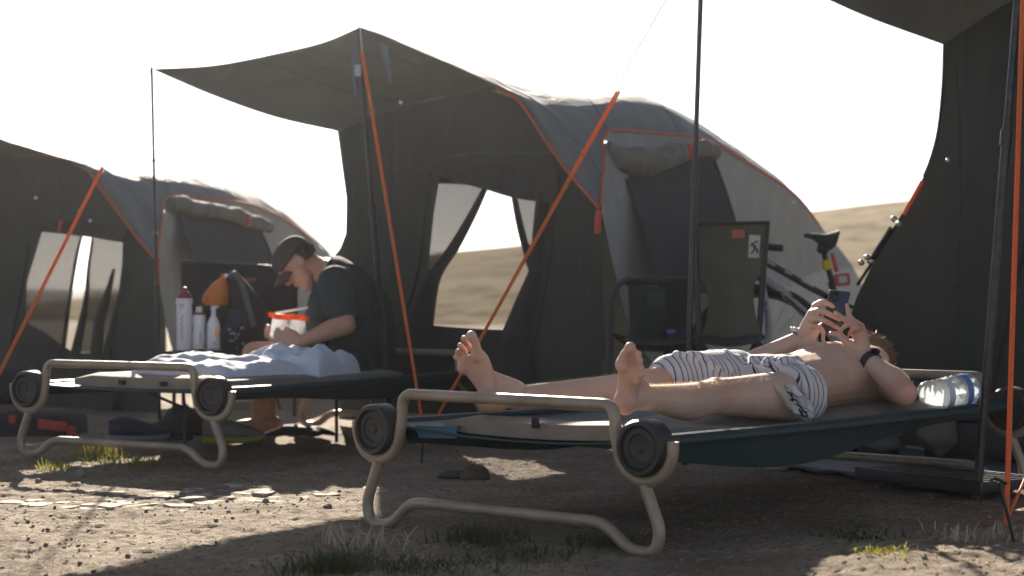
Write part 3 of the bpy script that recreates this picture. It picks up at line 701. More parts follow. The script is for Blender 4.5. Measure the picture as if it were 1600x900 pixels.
# blue corner of the deck by the near left disc
b = MB(); b.grid(patch([[qa(.10, .02, .296), qa(.2, .02, .300), qa(.27, .02, .302)], [qa(.09, .06, .292), qa(.19, .06, .297), qa(.27, .06, .302)], [qa(.10, .14, .300), qa(.19, .14, .304), qa(.27, .14, .308)]], 4, 4)); b.build('corner_panel', M['deckblue'], cotA, True, 0)
b = MB(); b.grid(np.array([[qa(.10, .018, .297), qa(.27, .018, .302)], [qa(.12, .016, .262), qa(.27, .016, .268)]])); b.build('corner_flap', M['deckblue'], cotA)
def sleep_mat(q, s0, s1, t0, t1, th, z, label, sg, drop=0, dens=30):
    b = MB(); n, m = dens, 16; top = []; bot = []
    def zz(s, t): k = math.sin(math.pi * min(1, max(0, s / .98))) ** .7; return z - sg(t) * k * .85 - (1 - k) * drop * min(1, max(0, (t - .16) / .2))
    for i in range(n + 1):
        t = t0 + (t1 - t0) * i / n; a, c = [], []
        for j in range(m + 1):
            s = s0 + (s1 - s0) * j / m; k = min(j, m - j, 2) / 2; kk = min(1, .6 + .4 * k)
            h = th * kk * (1 + .06 * noise.noise(Vector((s * 6, t * 12, 2))))
            if i in (0, n): h *= .8
            a.append(q(s, t, zz(s, t) + h)); c.append(q(s, t, zz(s, t)))
        top.append(a); bot.append(c)
    nn = (n + 1) * (m + 1); b.grid(np.array(top)); o = len(b.v); b.grid(np.array(bot)[:, ::-1])
    I = lambda i, j: i * (m + 1) + j; J = lambda i, j: o + i * (m + 1) + (m - j)
    for j in range(m): b.f += [[I(0, j), J(0, j), J(0, j + 1), I(0, j + 1)], [I(n, j), I(n, j + 1), J(n, j + 1), J(n, j)]]; b.m += [0, 0]
    for i in range(n): b.f += [[I(i, 0), I(i + 1, 0), J(i + 1, 0), J(i, 0)], [I(i, m), J(i, m), J(i + 1, m), I(i + 1, m)]]; b.m += [0, 0]
    ob = b.build('sleeping_mat', M['mattan'], None, True, 40); tag(ob, label, 'sleeping mat', 'tan sleeping mats on the camp beds'); return ob
mA = sleep_mat(qa, .19, .915, .03, .93, .052, .306, 'tan sleeping mat under the legs of the lying man', sagA, .06)
mB = sleep_mat(qb, .15, .93, .05, .72, .055, .306, 'tan sleeping mat with a sunlit edge under the pale blue bedding', sagB)
b = MB(); b.box(qa(.55, .026, .325), (.022, .012, .03), frame(ua, Vector((0, 0, 1))), .003); b.build('mat_strap', M['dark'], mA)
for s in (.42, .64):
    b = MB(); b.box(qb(s, .045, .318), (.03, .02, .018), frame(ub, Vector((0, 0, 1))), .004); b.build('mat_strap', M['dark'], mB)
b = MB(); b.tube([qb(.5, .2, .01), qb(.5, .2, .2)], .006, 8); b.tube([qb(.5, .2, .2), qb(.38, .12, .285)], .006, 8); b.tube([qb(.5, .2, .2), qb(.62, .12, .285)], .006, 8); b.build('centre_prop', M['pole'], cotB)
for s in (.7, .9):
    b = MB(); b.tube([qb(s, .62, .01), qb(s, .62, .24)], .008, 8); b.build('prop_leg', M['pole'], cotB)
b = MB(); b.tube([P(1072, 690, 5.9), P(1071, 726, 5.9)], .008, 8); b.build('prop_leg', M['pole'], cotA)

# ------------------------------------------------------------------ people
def set_attr(o, name, fn):
    me = o.data; at = me.attributes.new(name, 'FLOAT', 'POINT'); off = root_loc(o)
    at.data.foreach_set('value', [fn(v.co + off) for v in me.vertices])
def hair_strands(name, mat_, parent, roots, ln, r, droop=.3):
    b = MB()
    for p, n in roots:
        d = (n + Vector((random.gauss(0, .45), random.gauss(0, .45), random.gauss(0, .3)))).normalized()
        L_ = ln * random.uniform(.5, 1.2); s = d.cross(Vector((random.random(), random.random(), random.random()))).normalized() * r
        a = p + d * L_ * .55 ; c = p + d * L_ + Vector((random.gauss(0, ln * .2), random.gauss(0, ln * .2), -droop * L_))
        b.add([p - s, p + s, a - s * .8, a + s * .8, c], [[0, 1, 3, 2], [2, 3, 4]])
    o = b.build(name, mat_, parent, False); o['kind'] = 'stuff'; return o

# --- the man lying on the near bed
man = empty('person', qa(.6, .6, .3), 'shirtless man in striped shorts lying on the near camp bed, filming with a phone', 'person')
B = MB()
lank, lknee, lhip = P(1003, 622, 5.16), P(1118, 620, 5.45), P(1245, 618, 5.76)
rank, rknee, rhip = P(806, 622, 5.46), P(1035, 599, 5.62), P(1150, 596, 5.92)
pel = (lhip + rhip) / 2 + Vector((.02, .02, .0))
def leg(ank, knee, hip):
    sh = knee - ank; th = hip - knee
    B.capsule([ank, ank + sh * .2 + Vector((0, 0, -.002)), ank + sh * .42 + Vector((0, 0, -.010)), ank + sh * .65 + Vector((0, 0, -.014)), ank + sh * .86 + Vector((0, 0, -.004)), knee],
              [.036, .039, .049, .055, .052, .054], 20, 4)
    B.capsule([knee, knee + th * .25, knee + th * .6, hip], [.055, .060, .071, .081], 20, 4)
    B.ell(knee + Vector((0, 0, .016)), (.036, .036, .042))
leg(lank, lknee, lhip); leg(rank, rknee, rhip)
u3 = Vector((ua.x, ua.y, 0)); w3 = Vector((wa.x, wa.y, 0)); Z = Vector((0, 0, 1))
# torso: pelvis to shoulders along the bed
tb = lambda k, s=0, z=0: pel + u3 * k + w3 * s + Z * z
B.sloft([(tb(-.10, 0, -.005), w3 * .12, Z * .065), (tb(-.03, 0, .0), w3 * .172, Z * .092), (tb(.08, 0, .008), w3 * .165, Z * .098), (tb(.2, 0, .014), w3 * .15, Z * .098),
         (tb(.32, 0, .026), w3 * .162, Z * .112), (tb(.42, 0, .022), w3 * .178, Z * .115), (tb(.5, 0, .008), w3 * .172, Z * .095), (tb(.56, 0, 0), w3 * .11, Z * .07), (tb(.60, 0, .005), w3 * .05, Z * .05)], 5)
for s in (-1, 1):
    B.ell(tb(.43, s * .085, .085), (.085, .075, .045), frame(u3, Z))      # chest
neck0 = tb(.54, 0, .0); headc = P(1347, 571, 6.37)
B.capsule([neck0, headc + Vector((-.03, -.04, -.02))], [.058, .055], 16, 4)
# head, tilted up towards the phone
fw = (Vector((-.42, -.5, .78))).normalized(); hup = (u3 * .8 + Z * .55).normalized(); HA = frame(fw, hup)
hx_ = lambda r, f, u_: headc + HA @ Vector((r, f, u_))
B.ell(hx_(0, -.012, .02), (.075, .095, .088), HA); B.ell(hx_(0, .03, -.045), (.056, .062, .062), HA); B.ell(hx_(0, .07, -.095), (.026, .022, .02), HA)
B.capsule([hx_(0, .082, .016), hx_(0, .098, -.012), hx_(0, .103, -.028)], [.008, .011, .013], 10, 3); B.capsule([hx_(-.028, .078, .03), hx_(.028, .078, .03)], [.014, .014], 10, 3)
B.capsule([hx_(-.02, .086, -.062), hx_(.02, .086, -.062)], [.008, .008], 8, 3)
for s in (-1, 1): B.ell(hx_(s * .076, -.01, -.005), (.01, .02, .032), HA)
# left arm (near): elbow on the bed edge, forearm up over the chest
lsh, lelb, lwr = tb(.47, .165, .0), P(1412, 614, 5.86), P(1353, 558, 6.03)
B.capsule([lsh, lsh.lerp(lelb, .5), lelb], [.058, .050, .043], 18, 5)
B.capsule([lelb, lelb.lerp(lwr, .3) + Vector((0, 0, .004)), lelb.lerp(lwr, .7), lwr], [.042, .044, .034, .027], 18, 4); B.ell(lsh, (.062, .062, .06))
rsh, relb, rwr = tb(.47, -.175, .01), P(1140, 585, 6.12), P(1249, 529, 6.2)
B.capsule([rsh, rsh.lerp(relb, .5), relb], [.056, .049, .042], 18, 5)
B.capsule([relb, relb.lerp(rwr, .3), relb.lerp(rwr, .7), rwr], [.042, .042, .032, .026], 18, 4); B.ell(rsh, (.06, .06, .06))
# right hand, its back to the camera, fingers round the phone
def fing(js, r):
    B.capsule([P(*j) for j in js], r, 12, 4)
RW = (1250, 531, 6.2)
for mcp in ((1274, 479, 6.165), (1267, 488, 6.15), (1264, 499, 6.145), (1266, 511, 6.15)):
    B.capsule([P(*RW), P((RW[0] + mcp[0]) / 2, (RW[1] + mcp[1]) / 2, 6.165), P(*mcp)], [.021, .018, .0115], 12, 3)
B.capsule([P(1256, 536, 6.18), P(1268, 528, 6.16), P(1276, 516, 6.155)], [.020, .018, .012], 12, 3)
fing([(1272, 478, 6.165), (1283, 472, 6.10), (1293, 474, 6.095), (1302, 479, 6.10)], [.0105, .0098, .009, .0075])
fing([(1267, 488, 6.15), (1281, 485, 6.09), (1296, 491, 6.085), (1311, 499, 6.10)], [.0108, .0102, .0094, .0078])
fing([(1264, 499, 6.145), (1280, 498, 6.085), (1296, 505, 6.08), (1310, 513, 6.10)], [.0105, .0100, .0092, .0076])
fing([(1266, 511, 6.15), (1279, 511, 6.11), (1286, 518, 6.10), (1286, 531, 6.11)], [.0098, .0090, .0083, .0070])
fing([(1256, 528, 6.2), (1276, 516, 6.24), (1292, 503, 6.23), (1300, 494, 6.20)], [.016, .0135, .011, .0085])
# left hand, palm side, thumb to the left
LW = (1350, 553, 6.035)
for mcp in ((1332, 506, 6.08), (1338, 504, 6.08), (1346, 509, 6.075), (1350, 518, 6.07)):
    B.capsule([P(*LW), P((LW[0] + mcp[0]) / 2, (LW[1] + mcp[1]) / 2, 6.055), P(*mcp)], [.023, .019, .0115], 12, 3)
fing([(1330, 507, 6.08), (1321, 500, 6.10), (1313, 494, 6.11), (1305, 488, 6.115)], [.0105, .0098, .0088, .0075])
fing([(1335, 503, 6.08), (1328, 494, 6.10), (1325, 485, 6.11), (1323, 476, 6.12)], [.0105, .0096, .0086, .0072])
fing([(1345, 508, 6.07), (1333, 505, 6.03), (1321, 509, 6.03), (1313, 517, 6.05)], [.0105, .0098, .009, .0076])
fing([(1349, 517, 6.07), (1340, 513, 6.03), (1331, 516, 6.03), (1327, 522, 6.05)], [.0098, .009, .0082, .007])
fing([(1340, 545, 6.04), (1324, 536, 6.04), (1312, 523, 6.06), (1298, 521, 6.08)], [.019, .0145, .0112, .0082])
# near foot: sole towards the camera, toes up, big toe at the inner side
def foot(heel, ank, ball_in, ball_out, toes, hr=.034, nrm=None):
    heel, ank = P(*heel), P(*ank); bi, bo = P(*ball_in), P(*ball_out); ac = (bo - bi); mid_ = (bi + bo) / 2; hw = ac.length / 2
    ax = (mid_ - heel); n = ac.cross(ax).normalized()
    if n.y > 0: n = -n                                     # sole normal, towards the camera
    acn = ac.normalized()
    B.ell(heel + ax.normalized() * .008, (hr * .92, hr * .95, hr))
    B.capsule([heel - n * .02, ank], [hr * .95, .037], 16, 3)
    B.sloft([(heel - n * .006, acn * hr * .9, n * hr * .85), (heel + ax * .3 - n * .02, acn * hr * .86, n * .030), (heel + ax * .6 - n * .020, acn * hw * .86, n * .028), (heel + ax * .85 - n * .013, acn * (hw + .004), n * .022), (mid_ + ax * .03 - n * .008, acn * hw * .98, n * .020)], 5)
    B.capsule([ank - n * .005, heel + ax * .45 - n * .05, heel + ax * .72 - n * .032], [.036, .028, .02], 14, 4)   # instep
    B.ell(bi + acn * .018 - ax * .04 + n * .002, (.019, .019, .022)); B.ell(bo - acn * .012 - ax * .14, (.016, .018, .024))
    for a, c, r in toes:
        a, c = P(*a), P(*c); B.capsule([a - n * .006, a.lerp(c, .55) - n * .006, c + n * .002], [r * .84, r * .78, r], 12, 4)
    for s in (-1, 1): B.ell(ank + acn * s * .03, (.014, .014, .016))
foot((977, 632, 5.08), (1001, 618, 5.16), (963, 562, 5.02), (1002, 585, 5.02),
     [((974, 558, 5.02), (985, 543, 4.995), .0168), ((987, 562, 5.02), (997, 553, 5.0), .0112), ((990, 570, 5.02), (1000, 563, 5.0), .0104), ((992, 578, 5.02), (1002, 574, 5.005), .0100), ((994, 586, 5.03), (1003, 584, 5.01), .0104)], .037)
foot((765, 630, 5.37), (803, 612, 5.45), (752, 549, 5.36), (713, 566, 5.42),
     [((744, 547, 5.35), (737, 525, 5.335), .0168), ((733, 546, 5.37), (726, 529, 5.36), .0115), ((726, 550, 5.39), (720, 540, 5.385), .0105), ((721, 556, 5.41), (716, 549, 5.405), .0100), ((717, 563, 5.42), (713, 558, 5.42), .0095)], .036)
body = remesh(B, 'body', M['skin'], man, .0042, 5, .5)
spots = [(lknee, .07, .6), (rknee, .07, .6), (lelb, .06, .9), (relb, .06, .7), (P(978, 575, 5.02), .07, .55), (P(977, 640, 5.06), .06, .6), (P(732, 560, 5.37), .08, .55), (P(760, 635, 5.36), .06, .6), (P(1300, 505, 6.1), .07, .45), (P(1335, 515, 6.05), .07, .45)]
set_attr(body, 'red', lambda p: min(.85, sum(k * math.exp(-(p - c).length_squared / (r_ * r_)) for c, r_, k in spots)) * (.75 + .5 * noise.noise(p * 22)) + .10 * max(0, noise.noise(p * 11)))
# hair
b = MB()
b.ell(hx_(0, -.010, .036), (.083, .094, .085), HA, 24, 16)
hc = b.build('hair', M['hair'], man, True, 0)
roots = []
for k in range(2600):
    d = Vector((random.gauss(0, 1), random.gauss(-.3, 1), random.gauss(.45, 1))).normalized()
    if d.y > .55 and d.z < .5: continue
    roots.append((headc + HA @ Vector((d.x * .083, -.010 + d.y * .094, .036 + d.z * .085)), HA @ d))
hair_strands('hair_tufts', M['hair'], man, roots, .024, .0013, .1)
# eyes (small)
for s in (-1, 1):
    b = MB(); b.ell(hx_(s * .03, .074, .006), (.011, .010, .009)); b.build('eye', M['eye'], man)
# shorts: a waist, the far leg down to the knee, the near leg pushed up with a turned hem
Q = MB()
Q.sloft([(tb(-.13, 0, .0), w3 * .15, Z * .078), (tb(-.04, 0, .004), w3 * .19, Z * .104), (tb(-.02, .0, .006), w3 * .186, Z * .105)], 6)
rt_, lt_ = (rknee - rhip), (lknee - lhip)
Q.capsule([rhip + Vector((0, 0, .005)), rhip + rt_ * .5 + Vector((0, 0, .008)), rhip + rt_ * .88 + Vector((0, 0, .012))], [.098, .090, .079], 24, 5)
Q.sloft([(lhip + u3 * .02, w3 * .105, Z * .100), (lhip + lt_ * .12 + Z * .008, w3 * .103, Z * .090), (lhip + lt_ * .22 + Z * .016, w3 * .098, Z * .078)], 5)
for k in range(26):                                       # folds
    a = tb(random.uniform(-.12, .0), random.uniform(-.12, .12), .094); d = Vector((random.gauss(0, 1), random.gauss(0, 1), 0)).normalized() * random.uniform(.02, .05)
    Q.capsule([a - d - Z * .012, a + Vector((0, 0, .006)), a + d - Vector((0, 0, .016))], [.006, .010, .006], 8, 3)
for k in range(14):
    f_ = random.uniform(.1, .85); ang = random.uniform(.2, 2.6); c = rhip.lerp(rknee, f_); rad = .098
    a = c + w3 * math.cos(ang) * rad + Z * math.sin(ang) * rad; c2 = c + rt_ * random.uniform(-.18, .18) + w3 * math.cos(ang + .5) * rad + Z * math.sin(ang + .5) * rad
    Q.capsule([a, (a + c2) / 2 + Z * .004, c2], [.006, .009, .006], 8, 3)
hz_ = MB()
sh_o = remesh(Q, 'shorts', M['stripe'], man, .006, 3, .5)
set_attr(sh_o, 'stripe', lambda p: (p - pel).dot(u3) + .25 * (p - pel).dot(w3) + .018 * noise.noise(p * 9) + 5)
# turned pale hem (liner) of the near leg
b = MB(); c0 = lhip + lt_ * .2
ring = []
for k in range(25):
    an = -math.pi * .12 + 2 * math.pi * .52 * k / 24
    ring.append(c0 + w3 * math.cos(an) * .110 + Z * (math.sin(an) * .098 + .004) - u3 * (.012 * math.sin(3 * an) - .05 * math.sin(an)) )
b.tube(ring, [.004 + .003 * math.sin(math.pi * k / 24) for k in range(25)], 8); b.build('hem', M['stripe'], sh_o)
b = MB(); b.sloft([(P(1208, 603, 5.56), w3 * .006, Z * .005), (P(1222, 615, 5.56), w3 * .010, Z * .012), (P(1232, 632, 5.57), w3 * .008, Z * .012), (P(1237, 640, 5.59), w3 * .005, Z * .005)], 5); b.build('liner', mat('cream_liner', (.5, .45, .38), .9), sh_o)
b = MB(); b.sloft([(P(1230, 606, 5.6), w3 * .02, Z * .016), (P(1240, 618, 5.6), w3 * .026, Z * .024), (P(1251, 632, 5.59), w3 * .03, Z * .030), (P(1259, 644, 5.6), w3 * .03, Z * .022), (P(1264, 652, 5.61), w3 * .022, Z * .012)], 9)
b.v = [tuple(Vector(v) + (u3 * .6 - w3 * .2 + Z * .5) * (.018 * noise.noise(Vector(v) * 38) + .012 * noise.noise(Vector(v) * 80))) for v in b.v]
o = b.build('bunched_cloth', M['stripe'], sh_o); set_attr(o, 'stripe', lambda p: (p - pel).dot(u3) * 1.1 + .5 * (p - pel).z + .02 * noise.noise(p * 14) + 5)
# leg hair, backlit
roots = []
me = body.data; off = root_loc(body)
for v in me.vertices:
    p = v.co + off
    for a, c, pr in ((lank, lknee, .34), (rank, rknee, .3), (lknee, lhip.lerp(lknee, .5), .08), (lelb, lwr, .03), (relb, rwr, .03)):
        ab = c - a; t = (p - a).dot(ab) / ab.length_squared
        if .06 < t < 1 and (p - a - ab * t).length < .085 and v.normal.z > -.3 and random.random() < pr:
            roots.append((p, v.normal.copy())); break
if len(roots) > 9000: roots = random.sample(roots, 9000)
hair_strands('limb_hair', M['leghair'], man, roots, .012, .00024, .15)
# watch, bracelets
def band(c, axis_, r, wd, th, name, m, par):
    ax = Vector(axis_).normalized(); s = ax.orthogonal().normalized(); R = Matrix((s, ax.cross(s), ax)).transposed()
    b = MB(); b.lathe(c, [(r, -wd / 2), (r + th, -wd / 2 + .001), (r + th, wd / 2 - .001), (r, wd / 2)], 28, R); return b.build(name, m, par)
wa_ = band(lwr.lerp(lelb, .13), lwr - lelb, .031, .026, .005, 'wristwatch', M['disc'], man)
b = MB(); b.lathe(lwr.lerp(lelb, .13) + Vector((.012, -.01, .033)), [(.016, 0), (.016, .006), (.013, .008)], 20, frame((lwr - lelb).normalized(), Vector((.2, -.2, 1)))); b.build('watch_face', M['glassblk'], wa_)
br = band(rwr.lerp(relb, .03), rwr - relb, .0275, .010, .005, 'bracelet', M['roll'], man); band(rwr.lerp(relb, -.05), rwr - relb, .0275, .006, .004, 'bracelet', M['flap'], man)
b = MB()
for k in range(9):
    b.ell(rwr.lerp(relb, .03) + Vector((random.uniform(-.02, .012), random.uniform(-.02, 0), .028 + random.uniform(-.006, .01))), (.006, .006, .006), None, 8, 6)
b.build('bead', M['white'], br)
# phone
pa = frame(Vector((.52, .80, -.28)), Vector((.26, .2, .95)))
pc = P(1305, 489, 6.155)
ph = empty('phone', pc, 'dark blue smartphone held up over the chest of the lying man', 'phone')
b = MB(); b.box(pc, (.076, .010, .156), pa, .0048); b.build('case', M['phone'], ph)
b = MB(); b.box(pc + pa @ Vector((0, .0052, 0)), (.070, .001, .148), pa, .0004); b.build('screen', M['glassblk'], ph)
b = MB(); b.box(pc + pa @ Vector((-.0175, -.0058, .054)), (.034, .003, .036), pa, .0014); cm = b.build('camera_module', M['glassblk'], ph)
for dx, dz in ((-.026, .063), (-.026, .046), (-.010, .0545)):
    b = MB(); b.lathe(pc + pa @ Vector((dx, -.0072, dz)), [(.0068, 0), (.0068, .0018), (.005, .002)], 16, pa @ Matrix.Rotation(math.pi / 2, 3, 'X')); b.build('lens', M['disc'], cm)

# --- the seated man in the cap (his left side to the camera, facing left)
seat = empty('person', P(560, 590, 8.8), 'man in a brown cap and dark t-shirt sitting hunched on the left camp bed', 'person')
B = MB()
D = 8.72
phip = P(560, 566, D); lh2, rh2 = P(548, 570, 8.60), P(560, 566, 8.86)
lk2, rk2 = P(397, 553, 8.62), P(410, 556, 8.92)
B.capsule([lh2, lh2.lerp(lk2, .5) + Z * .012, lk2], [.088, .076, .058], 18, 5); B.capsule([rh2, rh2.lerp(rk2, .5), rk2], [.086, .074, .056], 18, 5)
la2, ra2 = P(405, 650, 8.72), P(420, 648, 9.0)
B.capsule([lk2, lk2.lerp(la2, .35) + Vector((.02, 0, 0)), la2], [.056, .054, .036], 16, 5); B.capsule([rk2, rk2.lerp(ra2, .35), ra2], [.055, .053, .035], 16, 5)
for a in (la2, ra2): B.capsule([a + Vector((.03, 0, -.04)), a + Vector((-.08, -.02, -.05)), a + Vector((-.16, -.03, -.06))], [.034, .034, .026], 14, 4)
Y = Vector((0, 1, 0)); X = Vector((1, 0, 0))
spine = [(phip, .135, .16), (P(570, 530, D), .125, .155), (P(566, 490, D), .118, .165), (P(545, 455, D), .110, .178), (P(520, 430, D), .085, .17), (P(500, 420, D), .06, .09)]
tang = [(spine[min(i + 1, 5)][0] - spine[max(i - 1, 0)][0]).normalized() for i in range(6)]
def crossA(t): return Vector((t.z, 0, -t.x)).normalized()
B.sloft([(c, crossA(t) * a, Y * w_) for (c, a, w_), t in zip(spine, tang)], 5)
hc2 = P(463, 410, D - .02); fw2 = Vector((-.58, -.12, -.80)).normalized(); HB = frame(fw2, Vector((-.80, -.05, .58)))
B.capsule([P(505, 424, D), P(488, 416, D), hc2 + HB @ Vector((0, -.03, -.03))], [.062, .056, .055], 16, 4)
hb = lambda r, f, u_: hc2 + HB @ Vector((r, f, u_))
B.ell(hb(0, -.01, .02), (.076, .098, .09), HB); B.ell(hb(0, .03, -.045), (.058, .062, .065), HB); B.ell(hb(0, .068, -.10), (.028, .024, .022), HB)
B.capsule([hb(0, .082, .016), hb(0, .098, -.012), hb(0, .103, -.028)], [.008, .011, .013], 10, 3); B.capsule([hb(-.03, .08, .028), hb(.03, .08, .028)], [.014, .014], 10, 3)
B.capsule([hb(-.022, .088, -.062), hb(.022, .088, -.062)], [.009, .009], 8, 3); B.capsule([hb(-.04, .03, -.08), hb(-.02, .065, -.1)], [.03, .026], 10, 3)
B.capsule([hb(.04, .03, -.08), hb(.02, .065, -.1)], [.03, .026], 10, 3)
for s in (-1, 1): B.ell(hb(s * .078, -.012, -.012), (.011, .022, .034), HB)
ls2, le2, lw2 = P(520, 446, 8.53), P(540, 508, 8.44), P(468, 534, 8.36)
B.capsule([ls2, ls2.lerp(le2, .5), le2], [.06, .054, .046], 18, 5); B.capsule([le2, le2.lerp(lw2, .3) + Z * .004, le2.lerp(lw2, .7), lw2], [.046, .046, .034, .028], 18, 4)
rs2, re2, rw2 = P(512, 446, 8.9), P(505, 510, 9.0), P(455, 527, 8.75)
B.capsule([rs2, rs2.lerp(re2, .5), re2], [.058, .05, .044], 16, 5); B.capsule([re2, re2.lerp(rw2, .5), rw2], [.044, .04, .028], 16, 4)
def hand2(wr, tip, spread, up):
    d = (tip - wr).normalized()
    for k in range(4):
        s = (k - 1.5)
        m_ = wr + d * .085 + up * (-s * .019)
        B.capsule([wr, wr.lerp(m_, .5) + up * (-s * .004), m_], [.024, .019, .0115], 12, 3)
        t_ = m_ + d * (.065 - .006 * abs(s)) + spread * (.03 + .004 * k)
        B.capsule([m_, m_.lerp(t_, .5) - spread * .012, t_, t_ + spread * .02 - d * .012], [.011, .0098, .0088, .0075], 10, 3)
    B.capsule([wr + up * .01, wr + d * .045 + up * .04, wr + d * .085 + up * .05], [.018, .014, .010], 10, 3)
hand2(lw2, P(436, 528, 8.42), Vector((0, .8, .25)), Vector((.1, .25, .97)).normalized())
hand2(rw2, P(428, 522, 8.68), Vector((0, -.8, .2)), Vector((.1, -.25, .97)).normalized())
remesh(B, 'body', M['skin2'], seat, .005, 4, .5)
for s in (-1, 1):
    b = MB(); b.ell(hb(s * .032, .076, .004), (.011, .010, .009)); b.build('eye', M['eye'], seat)
# shirt
Q = MB(); off_ = .014
Q.sloft([(c + (Vector((0, 0, -.02)) if i == 0 else Vector()), crossA(t) * (a + off_ + (.012 if i < 3 else 0)), Y * (w_ + off_)) for i, ((c, a, w_), t) in enumerate(zip(spine[:5] + [(P(507, 424, D), .072, .10)], tang))], 6)
Q.capsule([ls2 + Vector((.01, .03, .01)), ls2.lerp(le2, .3), ls2.lerp(le2, .62)], [.086, .080, .074], 20, 4)
Q.capsule([rs2 + Vector((.01, -.03, .01)), rs2.lerp(re2, .3), rs2.lerp(re2, .62)], [.084, .076, .07], 20, 4)
Q.capsule([P(505, 470, 8.62), P(498, 510, 8.64), P(505, 548, 8.66)], [.07, .075, .08], 16, 4); Q.capsule([P(505, 470, 8.8), P(500, 510, 8.8), P(505, 548, 8.8)], [.07, .075, .08], 16, 4)
for k in range(22):
    a = P(random.uniform(500, 585), random.uniform(450, 560), 8.52 + random.uniform(0, .05)); d = Vector((random.gauss(0, .05), 0, random.gauss(0, .06)))
    Q.capsule([a - d, a - Y * .006, a + d], [.008, .015, .008], 8, 3)
remesh(Q, 't_shirt', M['tee'], seat, .006, 3, .5)
Q = MB(); Q.capsule([lh2, lh2.lerp(lk2, .25) + Z * .008, lh2.lerp(lk2, .52) + Z * .01], [.102, .095, .086], 20, 4); Q.capsule([rh2, rh2.lerp(rk2, .52) + Z * .004], [.1, .085], 20, 4)
remesh(Q, 'shorts', M['dark'], seat, .007, 2, .5)
# hair at the neck, cap with brim
b = MB(); b.ell(hb(0, -.036, .012), (.0775, .076, .070), HB, 20, 12); b.build('hair', M['dhair'], seat)
roots = []
for k in range(700):
    d = Vector((random.gauss(0, 1), -abs(random.gauss(.6, .6)), random.gauss(-.5, .5))).normalized(); roots.append((hc2 + HB @ Vector((d.x * .077, -.036 + d.y * .075, .012 + d.z * .069)), HB @ d))
hair_strands('hair_tufts', M['dhair'], seat, roots, .014, .0012, .1)
b = MB(); n = 28; rows = []
for i in range(11):
    ph_ = math.pi / 2 * i / 10; rows.append([hb(math.cos(th) * .0845 * math.cos(ph_) , -.008 + math.sin(th) * .106 * math.cos(ph_), .040 + .078 * math.sin(ph_)) for th in [2 * math.pi * k / n for k in range(n + 1)]])
rows.insert(0, [p - HB @ Vector((0, 0, .016)) for p in rows[0]])
b.grid(np.array(rows)); cp = b.build('cap', M['cap'], seat, True, 0); md = cp.modifiers.new('t', 'SOLIDIFY'); md.thickness = .004
rows = []
for i in range(7):
    f_ = i / 6; rows.append([hb(s * (.078 - .018 * f_ ** 2), .080 * (1 - .35 * abs(s) ** 2) + f_ * .078 * (1 - .35 * abs(s) ** 2.2), .034 - .046 * s * s - .016 * f_) for s in np.linspace(-1, 1, 15)])
b = MB(); b.grid(np.array(rows)); br_ = b.build('brim', M['cap'], cp, True, 0); md = br_.modifiers.new('t', 'SOLIDIFY'); md.thickness = .005
b = MB(); b.ell(hb(0, -.008, .118), (.007, .007, .004)); b.build('cap_button', M['cap'], cp)
# bag in his hands
zb = empty('zip_bag', P(450, 525, 8.5), 'milky plastic bag with orange zip top in the hands of the seated man', 'bag')
rows = [[P(x + 420 + (1 - k / 5) * 6 * (1 if x < 31 else -1), 494 + k / 5 * 38 + x * .09 + 1.5 * math.sin(x * .2), 8.5 + .03 * math.sin(x * .15 + k) + .012 * k) for x in np.linspace(0, 62, 12)] for k in range(6)]
G1 = np.array(rows); b = MB(); b.grid(G1); G2 = G1.copy(); bulge = np.sin(np.linspace(0.1, math.pi - .1, 6))[:, None] * np.sin(np.linspace(0, math.pi, 12))[None, :]
G2[:, :, 1] += .045 * bulge; b.grid(G2[:, ::-1]); b.build('pouch', M['zip'], zb, True, 0)
rows = [[P(x + 419, 487 + k * 8.5 + x * .125 + 1.5 * math.sin(x * .1), 8.49 + .03 * math.sin(x * .15)) for x in np.linspace(0, 64, 12)] for k in range(2)]
b = MB(); b.grid(np.array(rows)); zt = b.build('zip_top', M['ziptop'], zb, True, 0); md = zt.modifiers.new('t', 'SOLIDIFY'); md.thickness = .006
b = MB(); b.tube([P(430, 489, 8.55), P(490, 479, 8.6)], .006, 8); b.build('pale_strip', M['reflect'], zb)

# ------------------------------------------------------------------ bedding on the left bed
def lump(name, cx, cy, rx, ry, h, m, label, cat, seed, ang=0, z0=.315, sharpen=.6):
    n, mm = 64, 48; rows = []
    for i in range(n + 1):
        r_ = []
        for j in range(mm + 1):
            a, c = -1 + 2 * i / n, -1 + 2 * j / mm
            f_ = max(0, (1 - abs(a) ** 3.2)) ** .5 * max(0, (1 - abs(c) ** 3.2)) ** .5
            hh = h * f_ ** sharpen * (1 + .34 * noise.noise(Vector((a * 1.8, c * 1.6, seed))) + .16 * noise.noise(Vector((a * 5, c * 4, seed + 3))) - .15 * abs(noise.noise(Vector((a * 2.4 + c * 1.6, c * 2.6 - a, seed + 9)))) ** .7 - .018 * abs(noise.noise(Vector((a * 7 + c * 3, c * 6, seed + 5)))) ** .6)
            s = cx + rx * (a * math.cos(ang) - c * math.sin(ang) * ry / rx); t = cy + (ry * c * math.cos(ang) + rx * a * math.sin(ang)) / 2.074
            r_.append(qb(s, t, z0 + max(hh, 0) + .004))
        rows.append(r_)
    b = MB(); b.grid(np.array(rows)); bt = np.array([[tuple(Vector(p) * 1.0) for p in r] for r in rows]); bt[:, :, 2] = z0 + .001; b.grid(bt[:, ::-1])
    o = b.build(name, m, None, True, 0); tag(o, label, cat); return o
lump('blanket', .62, .24, .26, .30, .10, M['blanket'], 'crumpled pale blue blanket on the left camp bed, nearer its foot end', 'blanket', 2.3)
lump('pillow', .72, .47, .19, .22, .125, M['pillow'], 'white and blue pillow against the seated man on the left camp bed', 'pillow', 7.7, .15, .322, .5)
